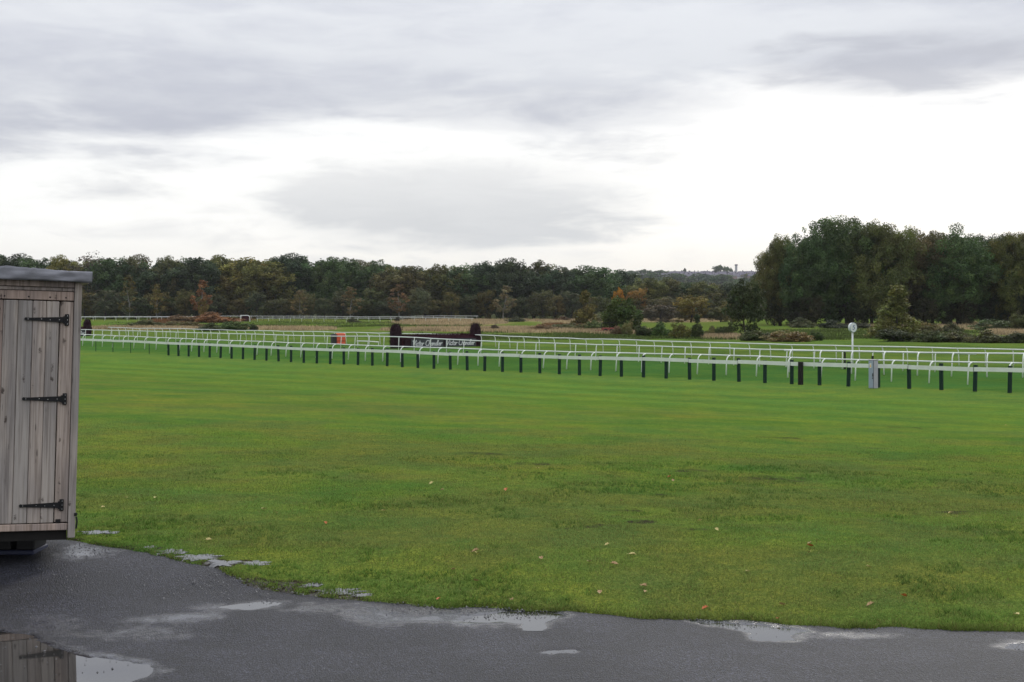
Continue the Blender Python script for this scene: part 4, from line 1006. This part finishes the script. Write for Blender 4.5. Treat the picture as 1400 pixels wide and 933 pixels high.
for i in range(15):
    px = 1085 + i * 27; Y = random.uniform(282, 312); X = XY(px, Y); top = np.interp(px, [r[0] for r in RW], [r[1] for r in RW]) + random.uniform(12, 30)
    place('bigoak%d' % random.randrange(4), X, Y, H_at(X, Y, top), random.uniform(70, 90) * Y / F, DG, 'grove_tree', 'dark green oak filling the back of the near grove', 'tree', 'trees of the near grove')
for i, (px, top) in enumerate([(1060, 398), (1085, 405), (1110, 400), (1140, 412), (1172, 408), (1265, 404), (1290, 398), (1318, 406), (1350, 400), (1382, 405), (1405, 396)]):
    Y = random.uniform(262, 276); X = XY(px, Y); place('scrub%d' % (i % 3), X, Y, H_at(X, Y, top), 36 * Y / F, (.034, .040, .020), 'understorey_tree', 'dark understorey tree below the near grove', 'tree', 'understorey below the near grove')
# single trees and bushes of the middle ground: px, base y, top y, width px
def ground_far(px, py):
    return ground_at(px, py)
MID = [('cone0', 1226, 463, 392, 84, (.082, .090, .030), 'conical_tree', 'cone shaped olive tree standing before the near grove', 'tree'),
 ('young', 1019, 460, 387, 54, (.034, .050, .020), 'young_tree', 'dark green leaning young tree at the end of the bramble', 'tree'),
 ('cone1', 800, 446, 399, 40, (.085, .082, .026), 'small_tree', 'olive pointed small tree beside the round dark bush', 'tree'),
 ('bush0', 848, 455, 411, 60, (.044, .072, .022), 'round_bush', 'big round dark green bush behind the red trailer', 'bush'),
 ('cone1', 953, 463, 430, 24, (.036, .050, .024), 'upright_shrub', 'dark upright shrub at the end of the low bush row', 'bush'),
 ('bush1', 879, 461, 445, 26, (.040, .058, .024), 'low_bush', 'small dark bush touching the big round bush', 'bush'),
 ('bush2', 906, 461, 443, 38, (.046, .085, .024), 'low_bush', 'bright green low bush in the middle of the bush row', 'bush'),
 ('bush3', 930, 463, 444, 30, (.080, .085, .026), 'low_bush', 'olive yellow low bush beside the dark upright shrub', 'bush'),
 ('bush1', 990, 460, 446, 28, (.045, .062, .024), 'low_bush', 'small dark bush beside the leaning young tree', 'bush'),
 ('bush2', 972, 458, 447, 22, (.085, .09, .035), 'low_bush', 'pale green low bush between shrub and leaning tree', 'bush'),
 ('bush0', 1032, 466, 452, 44, (.042, .058, .022), 'low_bush', 'dark bramble bush at the foot of the leaning young tree', 'bush'),
 ('bush3', 1078, 467, 455, 66, (.13, .095, .045), 'bracken_clump', 'russet bracken clump on the grass near the numbered post', 'bracken'),
 ('bush1', 1117, 466, 454, 20, (.05, .07, .025), 'low_bush', 'small green bush at the end of the russet bracken', 'bush'),
 ('bush2', 1140, 449, 439, 46, (.028, .040, .022), 'low_bush', 'dark low bush at the foot of the near grove behind the numbered post', 'bush'),
 ('bush0', 1172, 449, 441, 40, (.030, .036, .022), 'low_bush', 'dark brown low bush at the foot of the near grove', 'bush'),
 ('bush2', 1095, 448, 436, 40, (.055, .062, .026), 'low_bush', 'pale topped low bush under the airy olive oak', 'bush'),
 ('bush1', 1226, 467, 450, 60, (.036, .046, .022), 'bramble', 'dark bramble skirt around the conical tree', 'bush'),
 ('bush0', 1270, 468, 452, 50, (.052, .066, .026), 'bramble', 'green bramble next to the conical tree', 'bush'),
 ('bush3', 1308, 468, 454, 50, (.046, .052, .024), 'bramble', 'dull green bramble on the bank between the green and the olive bramble', 'bush'),
 ('bush2', 1346, 469, 453, 52, (.060, .066, .028), 'bramble', 'olive bramble on the bank below the blond grass', 'bush'),
 ('bush1', 1388, 469, 455, 56, (.044, .055, .024), 'bramble', 'dark bramble beside the taller olive hedge bush', 'bush'),
 ('bush0', 1268, 456, 442, 40, (.10, .095, .040), 'bramble', 'brownish bramble behind the conical tree', 'bush'),
 ('bush2', 1300, 455, 443, 34, (.050, .060, .026), 'bramble', 'green bramble in front of the blond grass on the bank', 'bush'),
 ('bush3', 1360, 452, 439, 60, (.052, .072, .028), 'bramble', 'fresh green hedge bush below the near grove', 'bush'),
 ('bush1', 1400, 453, 430, 40, (.060, .068, .028), 'bramble', 'taller olive hedge bush below the near grove', 'bush'),
 ('bush0', 320, 452, 440, 46, (.058, .090, .030), 'reed_bush', 'bright green reedy bush before the russet bracken', 'bush'),
 ('bush2', 290, 453, 443, 40, (.052, .074, .030), 'reed_bush', 'dull green reedy bush before the russet bracken', 'bush'),
 ('bush1', 347, 452, 444, 14, (.035, .050, .024), 'reed_bush', 'small dark bush at the end of the green reedy row', 'bush'),
 ('bush3', 250, 448, 440, 60, (.085, .080, .035), 'reed_bush', 'olive reedy bush between the bright green one and the shed', 'bush'),
 ('bush0', 200, 447, 438, 50, (.062, .070, .030), 'reed_bush', 'green low bush on the far grass nearest the shed', 'bush'),
 ('bush2', 295, 441, 429, 70, (.15, .085, .045), 'bracken_clump', 'rusty bracken bank beside the white hurdle', 'bracken'),
 ('bush1', 250, 441, 432, 44, (.13, .085, .05), 'bracken_clump', 'dull brown bracken bank below the far wood', 'bracken'),
 ('bush3', 228, 436, 429, 30, (.055, .06, .034), 'reed_bush', 'dark green bush breaking the distant rail', 'bush'),
 ('bush0', 742, 453, 445, 46, (.12, .085, .045), 'heath_bush', 'russet heath bush on the blond grass', 'bush'),
 ('bush1', 770, 451, 443, 40, (.070, .082, .032), 'heath_bush', 'green heath bush on the blond grass', 'bush'),
 ('bush2', 705, 440, 434, 30, (.055, .062, .030), 'heath_bush', 'dark low heath bush below the far wood', 'bush'),
 ('bush3', 816, 453, 440, 34, (.060, .085, .030), 'heath_bush', 'green heath bush close to the red trailer', 'bush'),
 ('bush0', 795, 452, 446, 34, (.085, .09, .04), 'heath_bush', 'olive heath bush before the pointed small tree', 'bush'),
 ('bush1', 677, 453, 445, 13, (.06, .05, .035), 'heath_bush', 'small dark dome shaped bush just past the lettered jump', 'bush'),
 ('bush2', 767, 439, 433, 26, (.09, .062, .04), 'heath_bush', 'brown heath bush below the far wood', 'bush'),
 ('bush3', 818, 441, 430, 20, (.15, .15, .095), 'heath_bush', 'pale seed headed bush beside the round dark bush', 'bush'),
 ('bush0', 844, 459, 446, 18, (.11, .075, .045), 'heath_bush', 'brown dead bracken beside the red trailer', 'bracken'),
 ('bush1', 857, 459, 441, 18, (.14, .13, .06), 'heath_bush', 'straw coloured weed clump against the red trailer', 'bush'),
 ('bush2', 484, 441, 436, 20, (.05, .06, .03), 'heath_bush', 'small dark bush before the distant rail', 'bush'),
 ('bush3', 543, 441, 434, 8, (.03, .03, .022), 'heath_bush', 'tiny dark bush on the distant rail above the jump', 'bush')]
for key, px, base, top, w, c, nm, lb, cat in MID:
    X, Y = ground_far(px, base)
    place(key, X, Y, max(.5, H_at(X, Y, top)) * 1.08, w * Y / F, tuple(q * 1.2 for q in c), nm, lb, cat, jit=.08, rz=1.0 if key == 'young' else None)

# heath grass: tall uncut tufts nobody could count
def heath(n, ells, col, h0, name, label):
    X = []; Y = []
    tot = sum(e[2] * e[3] for e in ells)
    for (cx, cy, rx, ry) in ells:
        k = int(n * rx * ry / tot); a = RNG.uniform(0, 6.28, k); r = np.sqrt(RNG.random(k)); qx = cx + rx * r * np.cos(a); qy = cy + ry * r * np.sin(a)
        xs, ys = np.array([ground_at(cx, y) for y in np.linspace(cy - ry, cy + ry, 24)]).T
        yy = np.interp(qy, np.linspace(cy - ry, cy + ry, 24), ys); Y.append(yy + RNG.normal(0, 1.0, k)); X.append((qx - 700) / F * yy)
    X = np.concatenate(X); Y = np.concatenate(Y); k = (Y > 150) & (Y < 440) & (vn(X, Y, 5, 15) * .5 + vn(X, Y, 13, 16) > .5); X = X[k]; Y = Y[k]; n = len(X)
    Z = ground_z(X, Y); th = RNG.uniform(0, 6.28, n); w = RNG.uniform(.05, .12, n); h = h0 * RNG.uniform(.4, 1.2, n)
    V = np.empty((n, 3, 3)); V[:, 0] = np.c_[X - np.cos(th) * w, Y - np.sin(th) * w, Z - .05]; V[:, 1] = np.c_[X + np.cos(th) * w, Y + np.sin(th) * w, Z - .05]
    V[:, 2] = np.c_[X + RNG.normal(0, .25, n) * h, Y + RNG.normal(0, .25, n) * h, Z + h]
    c = np.array(col)[None] * RNG.uniform(.6, 1.35, (n, 1)) * (.75 + .5 * vn(X, Y, 4, 77))[:, None]; c = np.repeat(c[:, None], 3, 1).reshape(-1, 3)
    tag(obj(name, np_mesh(name, V.reshape(-1, 3), np.arange(n * 3).reshape(n, 3), M['blade'], {'tint': c})), label, 'grass', kind='stuff')
heath(90000, BLOND, (.36, .28, .17), .5, 'heath_grass', 'tall blond dry grass of the heath beyond the rails')
heath(20000, RUSSET, (.16, .085, .04), .6, 'bracken', 'low russet dead bracken growing over the far heath')
heath(50000, [(1000, 463, 420, 4), (760, 457, 200, 3), (1180, 455, 160, 5), (400, 444, 260, 5)], (.085, .115, .035), .28, 'rough_grass', 'rough uncut green grass beyond the far rail')

# ------------------------------------------------------------------ far hill town
def house_mesh(w, d, h, rh, wall):
    b = MB(); b.box((-w / 2, -d / 2, -2), (w / 2, d / 2, h)); b.mi = 1
    e = .5; b.add([(-w / 2 - e, -d / 2 - e, h - .2), (w / 2 + e, -d / 2 - e, h - .2), (w / 2 + e, d / 2 + e, h - .2), (-w / 2 - e, d / 2 + e, h - .2), (-w / 2 - e, 0, h + rh), (w / 2 + e, 0, h + rh)], [(0, 1, 5, 4), (2, 3, 4, 5), (1, 2, 5), (3, 0, 4), (0, 3, 2, 1)])
    b.box((w * .2, -.6, h), (w * .2 + 1.2, .6, h + rh + 1.5)); return b.mesh('house', [M[wall], M['house_roof']])
hm = [house_mesh(9, 8, 5.5, 3.2, 'house_wall'), house_mesh(14, 8, 5.5, 3.4, 'house_wall'), house_mesh(8, 8, 5.0, 3.0, 'house_white')]
HL = ['small red brick house with slate roof on the far hillside', 'long brick terrace with slate roof on the far hillside', 'small pale rendered house with slate roof on the far hillside']
for row, (Y, yb, a, b) in enumerate(((2000, 386, 900, 1050), (2060, 384, 880, 1050), (2120, 381, 930, 1050), (2200, 379, 885, 1050), (2260, 377, 915, 1050), (2330, 375, 960, 1050))):
    px = a + random.uniform(0, 6)
    while px < b:
        X = XY(px, Y); k = random.choice((0, 0, 1, 2)); o = obj('house', hm[k], None, (X, Y + random.uniform(-12, 12), gz(X, Y))); o.rotation_euler.z = random.uniform(-.4, .4)
        tag(o, HL[k], 'house', 'houses on the far hillside'); px += random.uniform(8, 15)
for px, Y, w, h, c in [(985, 2240, 22, 20, DG), (995, 2250, 16, 17, DG), (936, 2300, 6, 14, DK), (905, 2210, 30, 12, DG), (882, 2150, 26, 14, DG), (862, 2100, 30, 13, DG), (955, 2050, 24, 10, DG), (1022, 2010, 24, 10, OL), (925, 1990, 30, 11, DG), (985, 1960, 40, 10, DG), (893, 1960, 36, 13, DG), (1045, 1960, 36, 13, DG)]:
    X = XY(px, Y); place('fartree', X, Y, h, w * Y / F, c, 'hillside_tree', 'dark tree among the houses on the far hillside', 'tree', 'trees on the far hillside')
for i in range(90):
    px = 835 + i * 2.5; Y = random.uniform(900, 1950); X = XY(px + random.uniform(-8, 8), Y); place('fartree', X, Y, random.uniform(9, 14), random.uniform(14, 24), random.choice([DG, DG, DK, BR]), 'hillside_tree', 'dark tree on the slope below the far houses', 'tree', 'trees on the slope below the far houses')
X, Y = XY(1006.5, 2330), 2330; r = empty('tower', (X, Y, gz(X, Y))); tag(r, 'slim pale tower on the far hill skyline', 'tower')
m = MB(); m.bbox((-1.8, -1.8, -2), (1.8, 1.8, 19), .2); m.build('shaft', M['chrome'], r); m = MB(); m.bbox((-2.3, -2.3, 19), (2.3, 2.3, 21), .2); m.build('cap', M['house_roof'], r)

# ------------------------------------------------------------------ autumn air
def haze():
    m = bpy.data.materials.new('thin_autumn_haze'); m.use_nodes = True; t = m.node_tree; t.nodes.clear()
    v = N(t, 'ShaderNodeVolumePrincipled'); v.inputs['Color'].default_value = (.92, .95, 1.0, 1); v.inputs['Density'].default_value = .00005; v.inputs['Anisotropy'].default_value = .3
    o = N(t, 'ShaderNodeOutputMaterial'); t.links.new(v.outputs[0], o.inputs['Volume'])
    b = MB(); b.box((-3000, -70, -3), (3000, 2900, 105)); h = b.build('haze', m); tag(h, 'thin pale autumn haze filling the air', 'haze', kind='stuff')
HAZE = True
if HAZE: haze()
bpy.context.view_layer.update()
